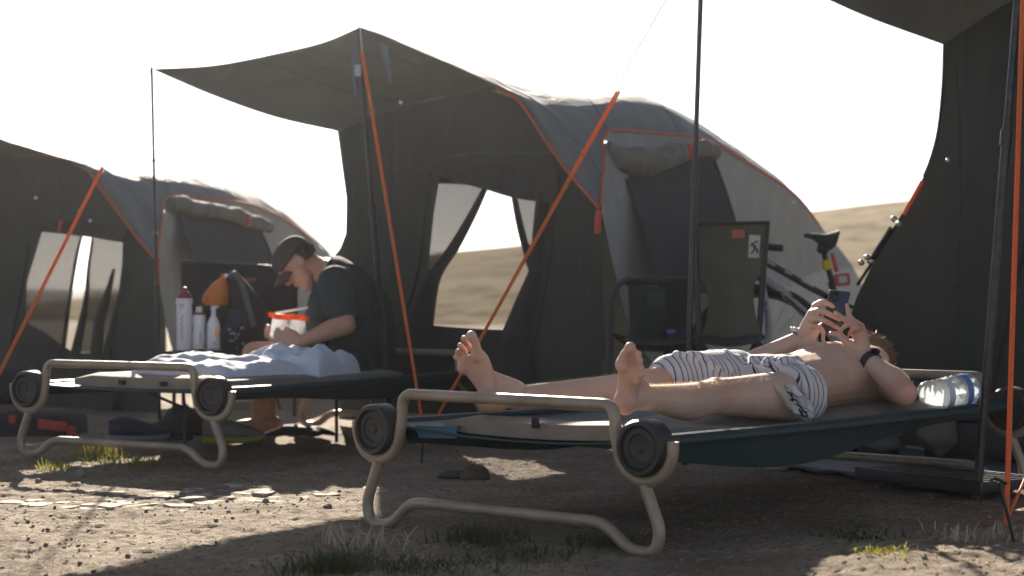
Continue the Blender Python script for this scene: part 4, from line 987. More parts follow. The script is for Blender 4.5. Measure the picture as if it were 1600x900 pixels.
b = MB(); b.box(P(524, 563, 8.06), (.05, .004, .014), None, .001); tag(b.build('cloth_tag', M['ink']), 'small dark tag stitched on the end of the pale pillow', 'tag')

# ------------------------------------------------------------------ bottles on a small camp table
tz = .395
tbl = empty('camp_table', P(320, 690, 8.95), 'low dark camp table under the three white bottles', 'table')
b = MB(); b.box(P(335, 551.5, 9.0), (.46, .34, .018), None, .005); b.build('table_top', M['dark'], tbl)
for x in (272, 398):
    for d in (8.86, 9.14):
        b = MB(); p = P(x, 553, d); b.tube([p, Vector((p.x, p.y, 0))], .009, 8); b.build('leg', M['pole'], tbl)
def bottle(px, base, d, prof, m, label, parts, cat='bottle'):
    c = P(px, base, d); e = empty('bottle', c, label, cat, 'white bottles on the camp table')
    b = MB(); b.lathe(c, prof, 28); o = b.build('bottle_body', m, e)
    for nm, mm, fn in parts:
        b = MB(); fn(b, c); b.build(nm, mm, e)
k = 8.95 / F
def print_on(b, c, r, segs, w_=.0016):
    for pts in segs:      # (angle offset, height) strokes on the cylinder face turned to the camera
        b.tube([c + Vector((r * math.sin(a), -r * math.cos(a), z)) for a, z in pts], w_, 5)
ringp = [[(.20 * math.cos(t) - .1, .205 + .016 * math.sin(t)) for t in np.linspace(0, 5.4, 14)]]
scr = [[(-.12 + .10 * math.sin(t * 2.2 + .6), .17 - t * .0088) for t in np.linspace(0, 14, 60)]]
bottle(288, 547, 8.9, [(.034, 0), (.037, .006), (.037, .175), (.039, .19), (.036, .2), (.036, .215), (.040, .228), (.040, .244), (.034, .252)], M['white'], 'tallest white sports bottle with maroon cap and dark print',
       [('cap', M['maroon'], lambda b, c: b.lathe(c, [(.036, .250), (.034, .262), (.020, .282), (.011, .287), (.011, .302), (.006, .305)], 24)),
        ('emblem', M['ink'], lambda b, c: print_on(b, c, .0372, ringp)), ('lettering', M['maroon'], lambda b, c: print_on(b, c, .0372, scr))])
bottle(311, 545, 8.92, [(.030, 0), (.033, .005), (.033, .085), (.030, .10), (.033, .115), (.033, .152), (.029, .166)], M['white'], 'shorter white bottle with a red neck ring standing in the middle',
       [('neck_ring', M['maroon'], lambda b, c: b.lathe(c, [(.030, .164), (.027, .176), (.016, .178)], 24)), ('spout', M['white'], lambda b, c: b.lathe(c, [(.017, .177), (.015, .19), (.016, .2), (.01, .204)], 20)),
        ('lettering', M['ink'], lambda b, c: print_on(b, c, .0333, [[(.35 + .1 * math.sin(t * 2.5), .085 - t * .006) for t in np.linspace(0, 9, 40)]]))])
bottle(333.5, 544, 8.88, [(.029, 0), (.0315, .004), (.0315, .10), (.028, .125), (.015, .15), (.011, .155), (.011, .185), (.013, .186), (.013, .196)], M['white'], 'white pump bottle with an orange sun printed on its side',
       [('pump_head', M['white'], lambda b, c: (b.box(c + Vector((.008, 0, .199)), (.036, .014, .009), None, .003))),
        ('sun_print', M['sunorange'], lambda b, c: b.lathe(c + Vector((.014, -.0287, .074)), [(.0175, -.002), (.0175, .002), (.01, .0028)], 20, Matrix.Rotation(math.pi / 2, 3, 'X') @ Matrix.Rotation(-.45, 3, 'Y'))),
        ('lettering', M['ink'], lambda b, c: print_on(b, c, .0318, [[(.05, .02), (.5, .02)], [(.05, .028), (.45, .028)]]))])

# ------------------------------------------------------------------ camp chairs
def strip(b, rows, th=.012):
    G = patch(rows, 6, 6, .004, 8); b.grid(G); G2 = G.copy(); G2[:, :, 1] += th; b.grid(G2[:, ::-1])
ch = empty('camp_chair', P(1140, 660, 8.0), 'olive camp chair with a tall back carrying an orange and a white label', 'camp chair', 'folding camp chairs')
b = MB(); d = 7.9
strip(b, [[P(1086, 347, d + .1), P(1140, 349, d + .13), P(1198, 345, d + .08)], [P(1088, 420, d + .05), P(1140, 424, d + .09), P(1192, 418, d + .04)], [P(1104, 450, d), P(1142, 452, d + .05), P(1178, 448, d)], [P(1106, 490, d - .03), P(1142, 492, d), P(1180, 488, d - .03)], [P(1098, 523, d - .06), P(1142, 527, d - .04), P(1190, 521, d - .06)]])
b.build('backrest', M['olive'], ch)
b = MB(); strip(b, [[P(1094, 522, d - .06), P(1142, 527, d - .04), P(1192, 520, d - .06)], [P(1090, 536, d - .4), P(1140, 542, d - .4), P(1190, 535, d - .4)]], .01); b.build('seat', M['dark'], ch)
for x0, x1 in ((1199, 1186), (1086, 1092)):
    b = MB(); b.tube([P(x0, 346, d + .09), P(x1, 520, d - .02), P(x1 + (x1 - x0) * .5, 655, d - .05)], .013, 10); b.build('back_post', M['disc'], ch)
b = MB(); b.tube([P(1086, 350, d + .1), P(1199, 348, d + .08)], .008, 8); b.build('top_hem', M['dark'], ch)
for a, c in (((1086, 525, d - .1), (1185, 650, d - .3)), ((1192, 525, d - .1), (1095, 650, d - .3)), ((1088, 535, d - .42), (1180, 655, d - .35)), ((1190, 535, d - .42), (1100, 655, d - .35))):
    b = MB(); b.tube([P(*a), P(*c)], .011, 8); b.build('crossed_leg', M['disc'], ch)
b = MB(); b.box(P(1153.5, 365.5, d + .085), (.056, .006, .036), None, .002); b.build('orange_label', M['labelo'], ch)
lb = MB(); lb.box(P(1178.5, 385, d + .06), (.048, .004, .098), Matrix.Rotation(.06, 3, 'Y'), .001); lo = lb.build('white_label', M['label'], ch)
b = MB()
for a, c, r in (((1176, 381), (1180, 387), .006), ((1179, 386), (1178, 392), .004), ((1180, 386), (1184, 391), .004), ((1175, 380), (1173, 384), .003), ((1179, 379), (1183, 377), .0035), ((1177, 392), (1174, 396), .003), ((1182, 390), (1184, 396), .003)):
    b.capsule([P(a[0], a[1], d + .052), P(c[0], c[1], d + .052)], r, 8, 2)
b.build('printed_emblem', M['ink'], lo)
c2 = empty('camp_chair', P(1015, 650, 8.1), 'green camp chair with a curved dark tube arm, left of the tall olive chair', 'camp chair', 'folding camp chairs'); d = 8.05
b = MB(); b.tube([P(952, 640, d - .1), P(954, 520, d - .1), P(957, 470, d - .1), P(966, 446, d - .1), P(985, 438, d - .09), P(1030, 438, d), P(1078, 437, d + .1)], .013, 10, True, 5); b.build('arm_tube', M['disc'], c2)
b = MB(); b.tube([P(980, 439, d - .09), P(1078, 438, d + .1)], .019, 12); b.build('arm_pad', M['green'], c2)
b = MB(); strip(b, [[P(982, 446, d - .06), P(1030, 447, d), P(1078, 446, d + .1)], [P(984, 500, d - .04), P(1030, 502, d + .02), P(1078, 498, d + .1)], [P(986, 545, d - .02), P(1030, 550, d + .04), P(1078, 545, d + .1)]]); b.build('side_panel', M['green'], c2)
b = MB(); strip(b, [[P(1012, 455, d - .06), P(1040, 455, d - .03)], [P(1010, 480, d - .08), P(1040, 480, d - .06)], [P(1012, 500, d - .05), P(1040, 500, d - .03)]]); b.build('side_pocket', M['green'], c2)
b = MB(); strip(b, [[P(975, 532, d - .3), P(1030, 540, d - .3), P(1080, 534, d - .2)], [P(980, 520, d + .05), P(1030, 524, d + .1), P(1080, 520, d + .15)]], .01); b.build('seat', M['green'], c2)
for a, c in (((957, 522, d - .1), (1075, 560, d)), ((960, 525, d - .1), (985, 545, d)), ((1076, 440, d + .1), (1074, 640, d + .1))):
    b = MB(); b.tube([P(*a), P(*c)], .010, 8); b.build('frame_tube', M['disc'], c2)
dkc = empty('camp_bag', P(1055, 650, 7.95), 'dark bag with a purple patch hanging beside the green chair', 'bag')
b = MB(); b.box(P(1060, 560, 8.0), (.12, .14, .27), None, .04); b.build('bag_body', M['dark'], dkc)
b = MB(); b.ell(P(1049, 519, 7.95), (.022, .02, .012)); b.build('purple_patch', M['purple'], dkc)
c3 = empty('camp_chair', P(375, 660, 9.35), 'dark camp chair with a wide back behind the bottles and backpack', 'camp chair', 'folding camp chairs'); d = 9.4
b = MB(); strip(b, [[P(284, 409, d), P(370, 414, d + .06), P(462, 420, d)], [P(285, 470, d - .03), P(370, 474, d + .05), P(462, 476, d - .03)], [P(288, 540, d - .06), P(370, 545, d), P(460, 542, d - .06)]]); b.build('backrest', M['dark'], c3)
b = MB(); b.tube([P(283, 409, d - .01), P(370, 413, d + .05), P(464, 419, d - .01)], .008, 8, True, 4); b.build('top_tube', M['disc'], c3)
b = MB(); b.tube([P(312, 478, d - .33), P(366, 477, d - .2)], .019, 10); b.build('arm_pad', M['green'], c3)
for a, c in (((284, 409, d), (287, 650, d)), ((463, 420, d), (460, 650, d)), ((313, 480, d - .33), (312, 650, d - .35)), ((366, 480, d - .2), (440, 640, d - .3))):
    b = MB(); b.tube([P(*a), P(*c)], .010, 8); b.build('frame_tube', M['disc'], c3)
b = MB(); b.box(P(388, 437, d - .02), (.075, .005, .022), None, .002); b.build('brown_label', mat('brown_label', (.16, .075, .05), .7), c3)
b = MB(); b.sloft([(P(336, 477, 9.1), X * .062, Y * .05), (P(337, 462, 9.1), X * .064, Y * .05), (P(343, 445, 9.1), X * .040, Y * .04), (P(349, 434, 9.1), X * .014, Y * .015), (P(352, 428, 9.1), X * .018, Y * .018)], 5); o = b.build('stuff_sack', M['sack']); tag(o, 'orange cloth sack standing on the chair arm behind the bottles', 'sack')
bp = empty('backpack', P(385, 548, 9.1), 'dark backpack leaning in the chair between the orange sack and the seated man', 'backpack')
b = MB(); b.sloft([(P(372, 548, 9.08), X * .085, Y * .09), (P(378, 520, 9.08), X * .10, Y * .10), (P(388, 480, 9.1), X * .085, Y * .09), (P(376, 450, 9.1), X * .055, Y * .06), (P(368, 432, 9.1), X * .03, Y * .04)], 6); b.build('pack', M['dark'], bp)
b = MB(); b.tube([P(360, 432, 9.05), P(368, 428, 9.0), P(376, 440, 9.0), P(384, 465, 8.98), P(396, 510, 8.98)], .016, 8, True, 4); b.build('shoulder_strap', mat('grey_webbing', (.09, .095, .11), .8), bp)
b = MB(); b.box(P(372, 500, 8.97), (.09, .02, .10), None, .01); b.build('front_pocket', M['navy'], bp)
b = MB(); b.ell(P(353, 431, 9.03), (.009, .008, .01)); b.build('buckle', M['white'], bp)
dw = mat('dull_white', (.3, .31, .33), .6)
for k_ in range(12):
    b = MB(); b.box(P(random.uniform(358, 385), random.uniform(505, 548), 8.95), (random.uniform(.008, .02), .004, random.uniform(.006, .015)), Matrix.Rotation(random.uniform(0, 3), 3, 'Y'), .001); b.build('pale_buckle', dw, bp)

# ------------------------------------------------------------------ mountain bike behind the lying man
bk = empty('bicycle', P(1320, 665, 9.0), 'black and white mountain bike leaning by the middle tent, saddle up, partly hidden', 'bicycle'); d = 8.95
def wheel(px, name='wheel'):
    c = P(px, 560, d); ax = Matrix((X, Z, Y)).transposed()
    b = MB(); n = 48; b.tube([c + Vector((.335 * math.cos(t), 0, .335 * math.sin(t))) for t in np.linspace(0, 2 * math.pi, n + 1)], .026, 8, False); w_ = b.build(name, M['tyre'], bk)
    b = MB(); b.tube([c + Vector((.306 * math.cos(t), 0, .306 * math.sin(t))) for t in np.linspace(0, 2 * math.pi, n + 1)], .011, 8, False); b.build('rim', M['bike'], w_)
    b = MB()
    for t in np.linspace(0, 2 * math.pi, 29)[:-1]: b.tube([c + Vector((.02 * math.cos(t + .5), .02, .02 * math.sin(t + .5))), c + Vector((.305 * math.cos(t), 0, .305 * math.sin(t)))], .0012, 4)
    sp = b.build('spokes', M['steel'], w_); sp['kind'] = 'stuff'
    b = MB(); b.tube([c - Y * .05, c + Y * .05], .022, 12); b.build('hub', M['bike'], w_)
wheel(1188); wheel(1545)
ht, hbm, stt, bbm = P(1186, 404, d), P(1190, 432, d), P(1306, 470, d), P(1335, 562, d)
b = MB(); b.tube([ht, P(1225, 425, d), P(1262, 447, d), stt], [.019, .018, .017, .015], 12, True, 4); b.build('top_tube', M['bike'], bk)
b = MB(); b.tube([hbm, P(1240, 470, d), P(1290, 520, d), bbm], [.029, .027, .026, .028], 12, True, 4); dt = b.build('down_tube', M['bikew'], bk)
b = MB()
for t in (.36, .42, .47, .53, .58, .63): 
    c = hbm.lerp(P(1290, 520, d), t * 1.1) + Vector((0, -.027, 0)); b.tube([c + Vector((-.012, 0, .014)), c + Vector((.012, .004, -.014))], .006, 6)
b.build('lettering', M['ink'], dt)
b = MB()
for t0_, t1_ in ((.08, .2), (.33, .42), (.55, .7)): b.tube([ht.lerp(stt, t0_) + Vector((0, -.017, .006)), ht.lerp(stt, t1_) + Vector((0, -.016, .006))], .006, 6)
b.build('white_decal', M['bikew'], bk)
b = MB(); b.tube([P(1298, 440, d), bbm], .017, 12); b.build('seat_tube', M['bike'], bk)
b = MB(); b.tube([P(1284, 382, d), P(1306, 462, d)], .0145, 12); b.build('seat_post', M['bike'], bk)
b = MB(); b.tube([P(1290, 406, d), P(1294, 421, d)], .023, 14); b.build('yellow_band', M['yellow'], bk)
b = MB(); b.tube([ht + Z * .03, hbm - Z * .02], .024, 12); b.build('head_tube', M['bike'], bk)
for yy in (-.05, .05):
    b = MB(); b.tube([P(1190, 440, d + yy), P(1202, 510, d + yy), P(1190, 560, d + yy)], [.015, .018, .013], 10, True, 4); fk = b.build('fork_leg', M['bikew'], bk)
    b = MB()
    for zz in (470, 482, 494, 506): b.tube([P(1194, zz, d + yy - .023), P(1199, zz + 4, d + yy - .023), P(1195, zz + 8, d + yy - .023)], .005, 6)
    b.build('purple_lettering', M['purple'], fk)
b = MB(); b.sloft([(P(1257, 368, d), Y * .018, Z * .010), (P(1272, 370, d), Y * .032, Z * .018), (P(1290, 378, d), Y * .06, Z * .04), (P(1303, 374, d), Y * .07, Z * .040), (P(1309, 364, d), Y * .06, Z * .016)], 6); b.build('saddle', M['dark'], bk)
b = MB(); b.box(P(1288, 383, d), (.06, .05, .09), Matrix.Rotation(.3, 3, 'Y'), .02); b.build('saddle_bag', M['dark'], bk)
b = MB(); b.tube([P(1300, 396, d - .03), P(1308, 425, d - .03)], .010, 8); b.build('red_light', M['strap'], bk)
b = MB(); b.box(P(1316, 437, d - .04), (.075, .02, .06), Matrix.Rotation(-.1, 3, 'Y'), .006); rb = b.build('red_plate', mat('red_plate', (.5, .07, .10), .5), bk)
b = MB(); b.box(P(1317, 437, d - .052), (.04, .004, .032), Matrix.Rotation(-.1, 3, 'Y'), .002); b.build('pale_print', M['label'], rb)
b = MB(); b.tube([P(1180, 384, d - .25), P(1222, 388, d - .33)], .017, 10); b.build('handlebar_grip', M['tyre'], bk); b = MB(); b.tube([P(1180, 384, d - .25), P(1184, 398, d), P(1175, 380, d + .3)], .013, 10); b.build('handlebar', M['bike'], bk)
b = MB(); b.tube([stt, P(1545, 560, d)], .010, 8); b.tube([bbm, P(1545, 560, d)], .012, 8); b.build('rear_stays', M['bike'], bk)
b = MB(); b.lathe(bbm - Y * .05, [(.085, 0), (.085, .004), (.06, .005)], 28, Matrix.Rotation(math.pi / 2, 3, 'X')); b.build('chainring', M['bike'], bk)
b = MB(); b.tube([P(1165, 560, 8.6), P(1176, 545, 8.6), P(1180, 520, 8.6)], .012, 8, True, 4); b.build('bottle_cage', M['purple'], bk)

# ------------------------------------------------------------------ water bottles by the head end
for i, (x0, y0, x1, y1, dd, r) in enumerate(((1440, 620, 1498, 611, 6.2, .050), (1466, 616, 1518, 607, 6.32, .054))):
    a, c = P(x0, y0, dd), P(x1, y1, dd + .05); e = empty('water_bottle', a, ['clear plastic water bottle lying behind the elbow, the left of two', 'clear plastic water bottle with a blue band lying nearest the black pole'][i], 'water bottle', 'clear water bottles on the near bed')
    ax = (c - a).normalized(); L_ = (c - a).length; R = Matrix((ax.orthogonal().normalized(), ax.cross(ax.orthogonal().normalized()), ax)).transposed(); pf = []
    for k_ in range(25):
        t = k_ / 24; pf.append((r * (.35 + .65 * min(1, t * 5)) * (1 - .35 * max(0, t - .9) * 10) * (1 + .035 * math.sin(k_ * 2.2)), t * L_ * 1.25 - .02))
    b = MB(); b.lathe(a, pf, 24, R); b.build('bottle_body', M['clear'], e)
    b = MB(); b.lathe(a, [(r * .33, -.045), (r * .33, -.02), (r * .2, -.018)], 16, R); b.build('cap', M['deckblue'], e)
    b = MB(); b.lathe(a + ax * L_ * (.62 + .1 * i), [(r * 1.045, -.012), (r * 1.05, 0), (r * 1.045, .01)], 24, R); b.build('label_band', mat('blue_print', (.2, .35, .62), .5, trans=.5) if i else M['blanket'], e)

# ------------------------------------------------------------------ things on the ground
def gp(px, py, z=0.0): return P(px, py, F * (H - z) / (py - 450))
n, mm = 30, 12; rows = []
for i in range(n + 1):
    f_ = i / n; a = gp(1085 + 455 * f_, 716 + 66 * f_); c = a + Vector((.55, .9, 0)); rows.append([a.lerp(c, j / mm) for j in range(mm + 1)])
b = MB(); G = np.array([[tuple(p) for p in r] for r in rows])
for i in range(n + 1):
    for j in range(mm + 1): G[i, j, 2] = gz(G[i, j, 0], G[i, j, 1]) + .016 + .010 * noise.noise(Vector(G[i, j] * 6)) + .006 * noise.noise(Vector(G[i, j] * 15))
b.grid(G); o = b.build('tarp', M['tarp'], None, True, 0); md = o.modifiers.new('t', 'SOLIDIFY'); md.thickness = .006; tag(o, 'dark blue ground tarp spread under the near camp bed', 'tarp')
cr = empty('plastic_grate', gp(1420, 755), 'black slotted plastic grate lying on the blue tarp under the near bed', 'grate')
a0, a1 = gp(1338, 752, .02), gp(1535, 778, .02); dv = (a1 - a0).normalized(); nv = Vector((-dv.y, dv.x, 0)); L_ = (a1 - a0).length
ax = Matrix((dv, nv, Z)).transposed()
for k_ in range(15):
    c = a0 + dv * (L_ * (k_ + .5) / 15) + nv * .14 + Z * .032
    b = MB(); b.box(c, (.014, .27, .035), ax, .003); b.build('slat', M['crate'], cr)
for s in (0, .28):
    b = MB(); b.box(a0 + dv * L_ / 2 + nv * s + Z * .03, (L_, .02, .045), ax, .004); b.build('rail', M['crate'], cr)
bx = empty('storage_box', gp(1520, 720), 'black box under the head end of the near bed', 'box'); c = P(1540, 686, 7.35)
b = MB(); b.box(c, (.42, .3, .16), Matrix.Rotation(-.5, 3, 'Z'), .02); b.build('box_body', M['crate'], bx); b = MB(); b.box(c + Z * .095, (.44, .32, .03), Matrix.Rotation(-.5, 3, 'Z'), .01); b.build('lid', M['navy'], bx)
def crumple(name, px, py, d, r, m, label, cat, seed, group=None, sq=(1, 1, .6)):
    b = MB(); b.ell(Vector((0, 0, 0)), (1, 1, 1), None, 22, 14); c = P(px, py, d); vv = []
    for v in b.v:
        v = Vector(v); k_ = 1 + .28 * noise.noise(v * 1.6 + Vector((seed, 0, 0))) + .14 * noise.noise(v * 4 + Vector((0, seed, 0)))
        vv.append(c + Vector((v.x * r * sq[0], v.y * r * sq[1], v.z * r * sq[2])) * k_)
    b.v = [tuple(v) for v in vv]; o = b.build(name, m, None, True, 0); tag(o, label, cat, group); return o
crumple('crumpled_bag', 1370, 686, 7.4, .11, mat('grey_bag', (.08, .08, .085), .6), 'crumpled grey bag on the ground under the near bed', 'bag', 3)
crumple('crumpled_bag', 1470, 676, 7.3, .085, mat('tan_paper', (.13, .115, .09), .8), 'tan paper bag under the near bed beside the black box', 'bag', 8, sq=(1, .8, .9))
crumple('crumpled_cloth', 1310, 697, 7.5, .085, M['tarp'], 'dark blue crumpled cloth under the middle of the near bed', 'cloth', 5)
# left: black and red bag, shoes, dark bundles
rb = empty('duffel_bag', P(60, 690, 8.7), 'black and red duffel bag on the ground under the left camp bed', 'bag'); c = P(62, 668, 8.9)
b = MB(); b.box(c, (.40, .3, .15), Matrix.Rotation(-.15, 3, 'Z'), .045); b.build('bag_body', M['dark'], rb)
for px, py, w_, h_ in ((20, 655, .035, .04), (20, 689, .085, .03), (82, 665, .14, .045), (112, 674, .04, .05)):
    b = MB(); b.box(P(px, py, 8.72), (w_, .02, h_), Matrix.Rotation(.12, 3, 'Y'), .006); b.build('red_panel', M['redbag'], rb)
def shoe(px, py, d, yaw, m, m2, label):
    c = P(px, py, d); c.z = .0; e = empty('shoe', c, label, 'shoe', 'shoes under the left bed'); R = Matrix.Rotation(yaw, 3, 'Z'); q = lambda x, y, z: c + R @ Vector((x, y, z))
    xx, yy = R @ X, R @ Y
    b = MB(); b.sloft([(q(-.13, 0, .018), yy * .028, Z * .018), (q(-.06, 0, .017), yy * .036, Z * .017), (q(.04, 0, .016), yy * .045, Z * .016), (q(.12, 0, .022), yy * .038, Z * .016), (q(.15, 0, .03), yy * .012, Z * .008)], 5); b.build('sole', m2, e)
    b = MB(); b.sloft([(q(-.13, 0, .065), yy * .024, Z * .035), (q(-.07, 0, .07), yy * .036, Z * .045), (q(.0, 0, .062), yy * .040, Z * .04), (q(.08, 0, .048), yy * .04, Z * .026), (q(.14, 0, .04), yy * .018, Z * .014)], 5); b.build('upper', m, e)
shoe(215, 692, 8.4, .3, M['navy'], mat('grey_sole', (.2, .21, .23), .7), 'dark shoe with a grey sole under the left bed')
shoe(262, 690, 8.5, 2.6, M['dark'], M['dark'], 'black shoe leaning under the left bed, next to the prop')
shoe(362, 690, 8.3, .15, mat('grey_shoe', (.17, .17, .15), .7), mat('lime_sole', (.32, .36, .05), .6), 'grey shoe with a lime stripe lying right of the left bed leg')
crumple('dark_bundle', 285, 668, 8.9, .12, M['dark'], 'dark bundle of clothes with a white edge under the left bed', 'clothes', 4, sq=(1, .8, .8))
crumple('dark_bundle', 470, 690, 8.9, .14, M['dark'], 'dark heap under the right half of the left bed', 'clothes', 6, sq=(1.4, .8, .55))
crumple('dark_bundle', 22, 600, 9.0, .13, M['dark'], 'dark bag at the left edge of the photo behind the left bed', 'bag', 9, sq=(1, .8, .8))
o = crumple('wood_chunk', 742, 745, 6.75, .05, mat('old_wood', (.07, .055, .04), .9, (.12, .09, .06), 30, .6), 'dark chunk of wood on the bare ground behind the near bed leg', 'wood', 2, sq=(1, .7, 1))
crumple('wood_chunk', 715, 742, 6.8, .05, mat('old_bark', (.06, .048, .036), .9), 'flat piece of bark lying against the dark wood chunk', 'wood', 12, sq=(1.5, .7, .35))
# pale flat stones of the dried mud, children of the ground
def slab(px, py, rx, ry, h, m, seed):
    a = gp(px, py); n = random.randint(6, 8); pts = []
    for k_ in range(n):
        t = 2 * math.pi * k_ / n + random.uniform(-.2, .2); r_ = random.uniform(.75, 1.1); pts.append((a.x + rx * r_ * math.cos(t), a.y + ry * r_ * math.sin(t)))
    z0 = gz(a.x, a.y) - .004; b = MB(); tl = random.uniform(-.004, .004)
    vs = [(x, y, z0 - .01) for x, y in pts] + [(x * .96 + a.x * .04, y * .96 + a.y * .04, z0 + h + tl * (x - a.x) / rx) for x, y in pts] + [(x * .86 + a.x * .14, y * .86 + a.y * .14, z0 + h + .004 + tl * (x - a.x) / rx) for x, y in pts]
    fs = []
    for r0 in (0, n):
        for k_ in range(n): fs.append([r0 + k_, r0 + (k_ + 1) % n, r0 + n + (k_ + 1) % n, r0 + n + k_])
    fs.append([2 * n + k_ for k_ in range(n)]); b.add(vs, fs); return b.build('stone', m, GROUND, False)
# sunlit band of cracked pale slabs: Voronoi cells with narrow cracks
def clip(poly, mx, my, nx, ny):
    out = []
    for i in range(len(poly)):
        a, c = poly[i], poly[(i + 1) % len(poly)]; da = (a[0] - mx) * nx + (a[1] - my) * ny; dc = (c[0] - mx) * nx + (c[1] - my) * ny
        if da <= 0: out.append(a)
        if da * dc < 0: t = da / (da - dc); out.append((a[0] + (c[0] - a[0]) * t, a[1] + (c[1] - a[1]) * t))
    return out
seeds = []
for i in range(26):
    for j in range(13): seeds.append((-2.0 + i * .078 + random.uniform(-.035, .035) + (j % 2) * .04, 5.75 + j * .10 + random.uniform(-.042, .042)))
for k_, (x, y) in enumerate(seeds):
    px_, py_ = 800 + F * x / y, 450 + F * H / y; mid_y = 781 - px_ * .03
    if px_ > 600 or noise.noise(Vector((x * 2.2, y * 2.2, 3))) * 13 + abs(py_ - mid_y) > (13 if px_ < 470 else 8) or random.random() < .28: continue
    pl = [(x + .085 * math.cos(t), y + .085 * math.sin(t)) for t in [k2 * math.pi / 4 + .2 for k2 in range(8)]]
    for x2, y2 in seeds:
        if (x2, y2) != (x, y) and abs(x2 - x) < .45 and abs(y2 - y) < .45:
            dx, dy = x2 - x, y2 - y; l_ = math.hypot(dx, dy); pl = clip(pl, (x + x2) / 2 - dx / l_ * .004, (y + y2) / 2 - dy / l_ * .004, dx, dy)
    if len(pl) < 3: continue
    n = len(pl); cx, cy = sum(p[0] for p in pl) / n, sum(p[1] for p in pl) / n; z0 = -.0150 + gz(x, y); h = random.uniform(.010, .016); tx, ty = random.uniform(-.02, .02), random.uniform(-.02, .02)
    L3 = lambda f, zz: [(cx + (a - cx) * f, cy + (c - cy) * f, z0 + zz + (tx * (a - cx) + ty * (c - cy)) * (zz > 0)) for a, c in pl]
    vs = L3(1, -.012) + L3(.985, h) + L3(.93, h + .003); fs = [[r0 + i, r0 + (i + 1) % n, r0 + n + (i + 1) % n, r0 + n + i] for r0 in (0, n) for i in range(n)] + [[2 * n + i for i in range(n)]]
    b = MB(); b.add(vs, fs); b.build('stone', M['mud'], GROUND, False)
for px, py, rx, ry in ((735, 686, .12, .16), (770, 692, .10, .12), (815, 694, .07, .1), (700, 682, .05, .1)): slab(px, py, rx, ry, .03, M['mud'], 0)
# loose stones one can pick out
for px, py, r_ in ((127, 741, .024), (1560, 866, .03), (1535, 870, .016), (60, 752, .013), (512, 792, .014), (415, 783, .012), (1245, 893, .02), (1505, 880, .014), (1330, 878, .012)):
    a = gp(px, py); o = crumple('stone', px, py, a.y, r_, M['rock'], None, None, px * .1, sq=(1, .9, .75)); o.parent = GROUND; o.location = o.location - GROUND.location
# clods and gravel
def scatter(name, N, area, rmin, rmax, m, keep=None, flat=.6):
    b = MB(); ico = bmesh.new(); bmesh.ops.create_icosphere(ico, subdivisions=1, radius=1); ico.verts.index_update()
    iv = [v.co.copy() for v in ico.verts]; jf = [[v.index for v in f.verts] for f in ico.faces]; ico.free()
    for k_ in range(N):
        x, y = random.uniform(*area[:2]), area[2] * (area[3] / area[2]) ** random.random(); x *= y / 5.5
        if keep and not keep(x, y): continue
        r_ = rmin * (rmax / rmin) ** (random.random() ** 2.2); z = gz(x, y)
        R = Matrix.Rotation(random.random() * 6.28, 3, Vector((random.random(), random.random(), random.random())).normalized())
        b.add([Vector((x, y, z + r_ * .2)) + Vector((1, 1, flat)) * 0 + (lambda q: Vector((q.x, q.y, q.z * flat)))(R @ (v * r_ * random.uniform(.65, 1.2))) for v in iv], jf)
    o = b.build(name, m, None, False); tag(o, kind='stuff'); return o
clump = lambda x, y: noise.noise(Vector((x * 3, y * 3, 5))) + .5 * noise.noise(Vector((x * 9, y * 9, 2))) > random.uniform(-.5, .55)
scatter('dirt_clods', 6000, (-1.7, 1.7, 4.1, 7.5), .002, .010, M['clod'], clump)
scatter('gravel', 1300, (-1.7, 1.7, 4.1, 8.5), .002, .009, M['rock'])
b = MB()
for k_ in range(3800):
    y = 4.1 * (8.0 / 4.1) ** random.random(); x = random.uniform(-1.7, 1.7) * y / 5.5
    dens = .25 + .75 * (noise.noise(Vector((x * 1.5, y * 1.5, 8))) > -.05)
    if y > 5.4: dens *= .3
    if random.random() > dens: continue
    a = Vector((x, y, gz(x, y) + .004)); an = random.uniform(0, 6.28); L_ = random.uniform(.015, .075); dr = Vector((math.cos(an), math.sin(an), random.uniform(-.05, .3))); m_ = a + dr * L_ * .5 + Vector((0, 0, .004)); c = a + dr * L_
    s = Vector((-dr.y, dr.x, .4)).normalized() * random.uniform(.0005, .0011)
    b.add([a - s, a + s, m_ - s, m_ + s, c], [[0, 1, 3, 2], [2, 3, 4]])
tag(b.build('straw_litter', M['straw'], None, False), kind='stuff')
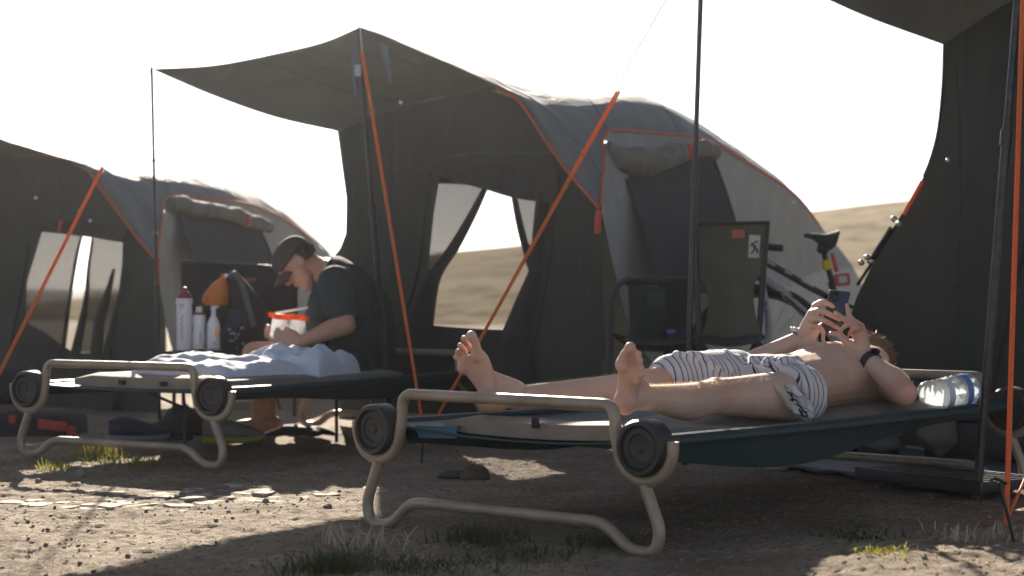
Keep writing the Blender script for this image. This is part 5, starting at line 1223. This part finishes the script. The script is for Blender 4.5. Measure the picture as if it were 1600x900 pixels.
def tuft(px, py, N, ln, spread, m, label, lean=.35):
    a = gp(px, py); b = MB()
    for k_ in range(N):
        x, y = a.x + random.gauss(0, spread), a.y + random.gauss(0, spread); p = Vector((x, y, gz(x, y) - .004)); an = random.uniform(0, 6.28); L_ = ln * random.uniform(.4, 1.15); o_ = Vector((math.cos(an), math.sin(an), 0)) * L_ * random.uniform(.05, lean * 2)
        s = Vector((math.sin(an + 1), math.cos(an + 1), 0)) * random.uniform(.0012, .0026); q1 = p + o_ * .3 + Z * L_ * .5; q2 = p + o_ * .75 + Z * L_ * .85; q3 = p + o_ * 1.2 + Z * L_ * .93
        b.add([p - s, p + s, q1 - s, q1 + s, q2 - s * .6, q2 + s * .6, q3], [[0, 1, 3, 2], [2, 3, 5, 4], [4, 5, 6]])
    e = empty('grass_tuft', a, label, 'grass tuft', 'grass tufts on the dirt'); tag(b.build('blades', m, e, False), kind='stuff'); return e
tuft(520, 893, 420, .055, .055, M['grass'], 'green grass tuft at the bottom edge of the photo, left of the bed leg', .5)
tuft(745, 845, 260, .05, .06, M['grass'], 'sparse green grass in the shade under the near bed crossbar')
tuft(945, 850, 160, .035, .05, M['grass'], 'small green plant beside the bent bed tube end')
tuft(690, 890, 200, .022, .09, M['grass'], 'low green weeds at the bottom edge under the near bed', .8)
tuft(1340, 838, 160, .03, .08, M['grass'], 'dark low weeds in the shade right of the bed leg', .8)
tuft(1380, 890, 170, .022, .04, M['grassy'], 'yellow green moss patch in the sunlit corner at the bottom right', .8)
tuft(150, 715, 170, .085, .05, M['grassy'], 'upright yellow grass tuft behind the left bed crossbar', .2)
tuft(195, 722, 130, .04, .10, M['grassy'], 'low yellow grass under the left bed crossbar', .6)
tuft(230, 724, 90, .035, .04, M['grassy'], 'pale dry grass at the right end of the left bed crossbar', .6)
tuft(640, 888, 240, .03, .10, M['grass'], 'wide low green weeds along the bottom edge, left of the crossbar', .7)
tuft(820, 870, 200, .035, .09, M['grass'], 'short green weeds in front of the middle of the near bed crossbar', .6)
tuft(85, 732, 60, .05, .03, M['grassy'], 'small yellow blades in front of the left bed foot', .3)
tuft(560, 855, 60, .075, .07, M['straw'], 'dry stalks standing left of the near bed leg', .5)
tuft(1530, 845, 80, .05, .09, M['straw'], 'dry stalks around the right edge rope peg', .6)

# ------------------------------------------------------------------ haze: volume added to imitate the lens glare towards the sun
b = MB(); b.box((0, 750, 5.5), (2600, 2200, 16.0)); hzb = b.build('glare_haze', mat('lens_glare_volume', (1, 1, 1)), None, False); tag(hzb, kind='stuff')
hm = hzb.data.materials[0].node_tree; hm.nodes.clear(); ho = hm.nodes.new('ShaderNodeOutputMaterial'); hv = hm.nodes.new('ShaderNodeVolumePrincipled')
hv.inputs['Color'].default_value = (.97, .97, 1, 1); hv.inputs['Density'].default_value = .00066; hv.inputs['Anisotropy'].default_value = .91; hm.links.new(hv.outputs[0], ho.inputs['Volume'])
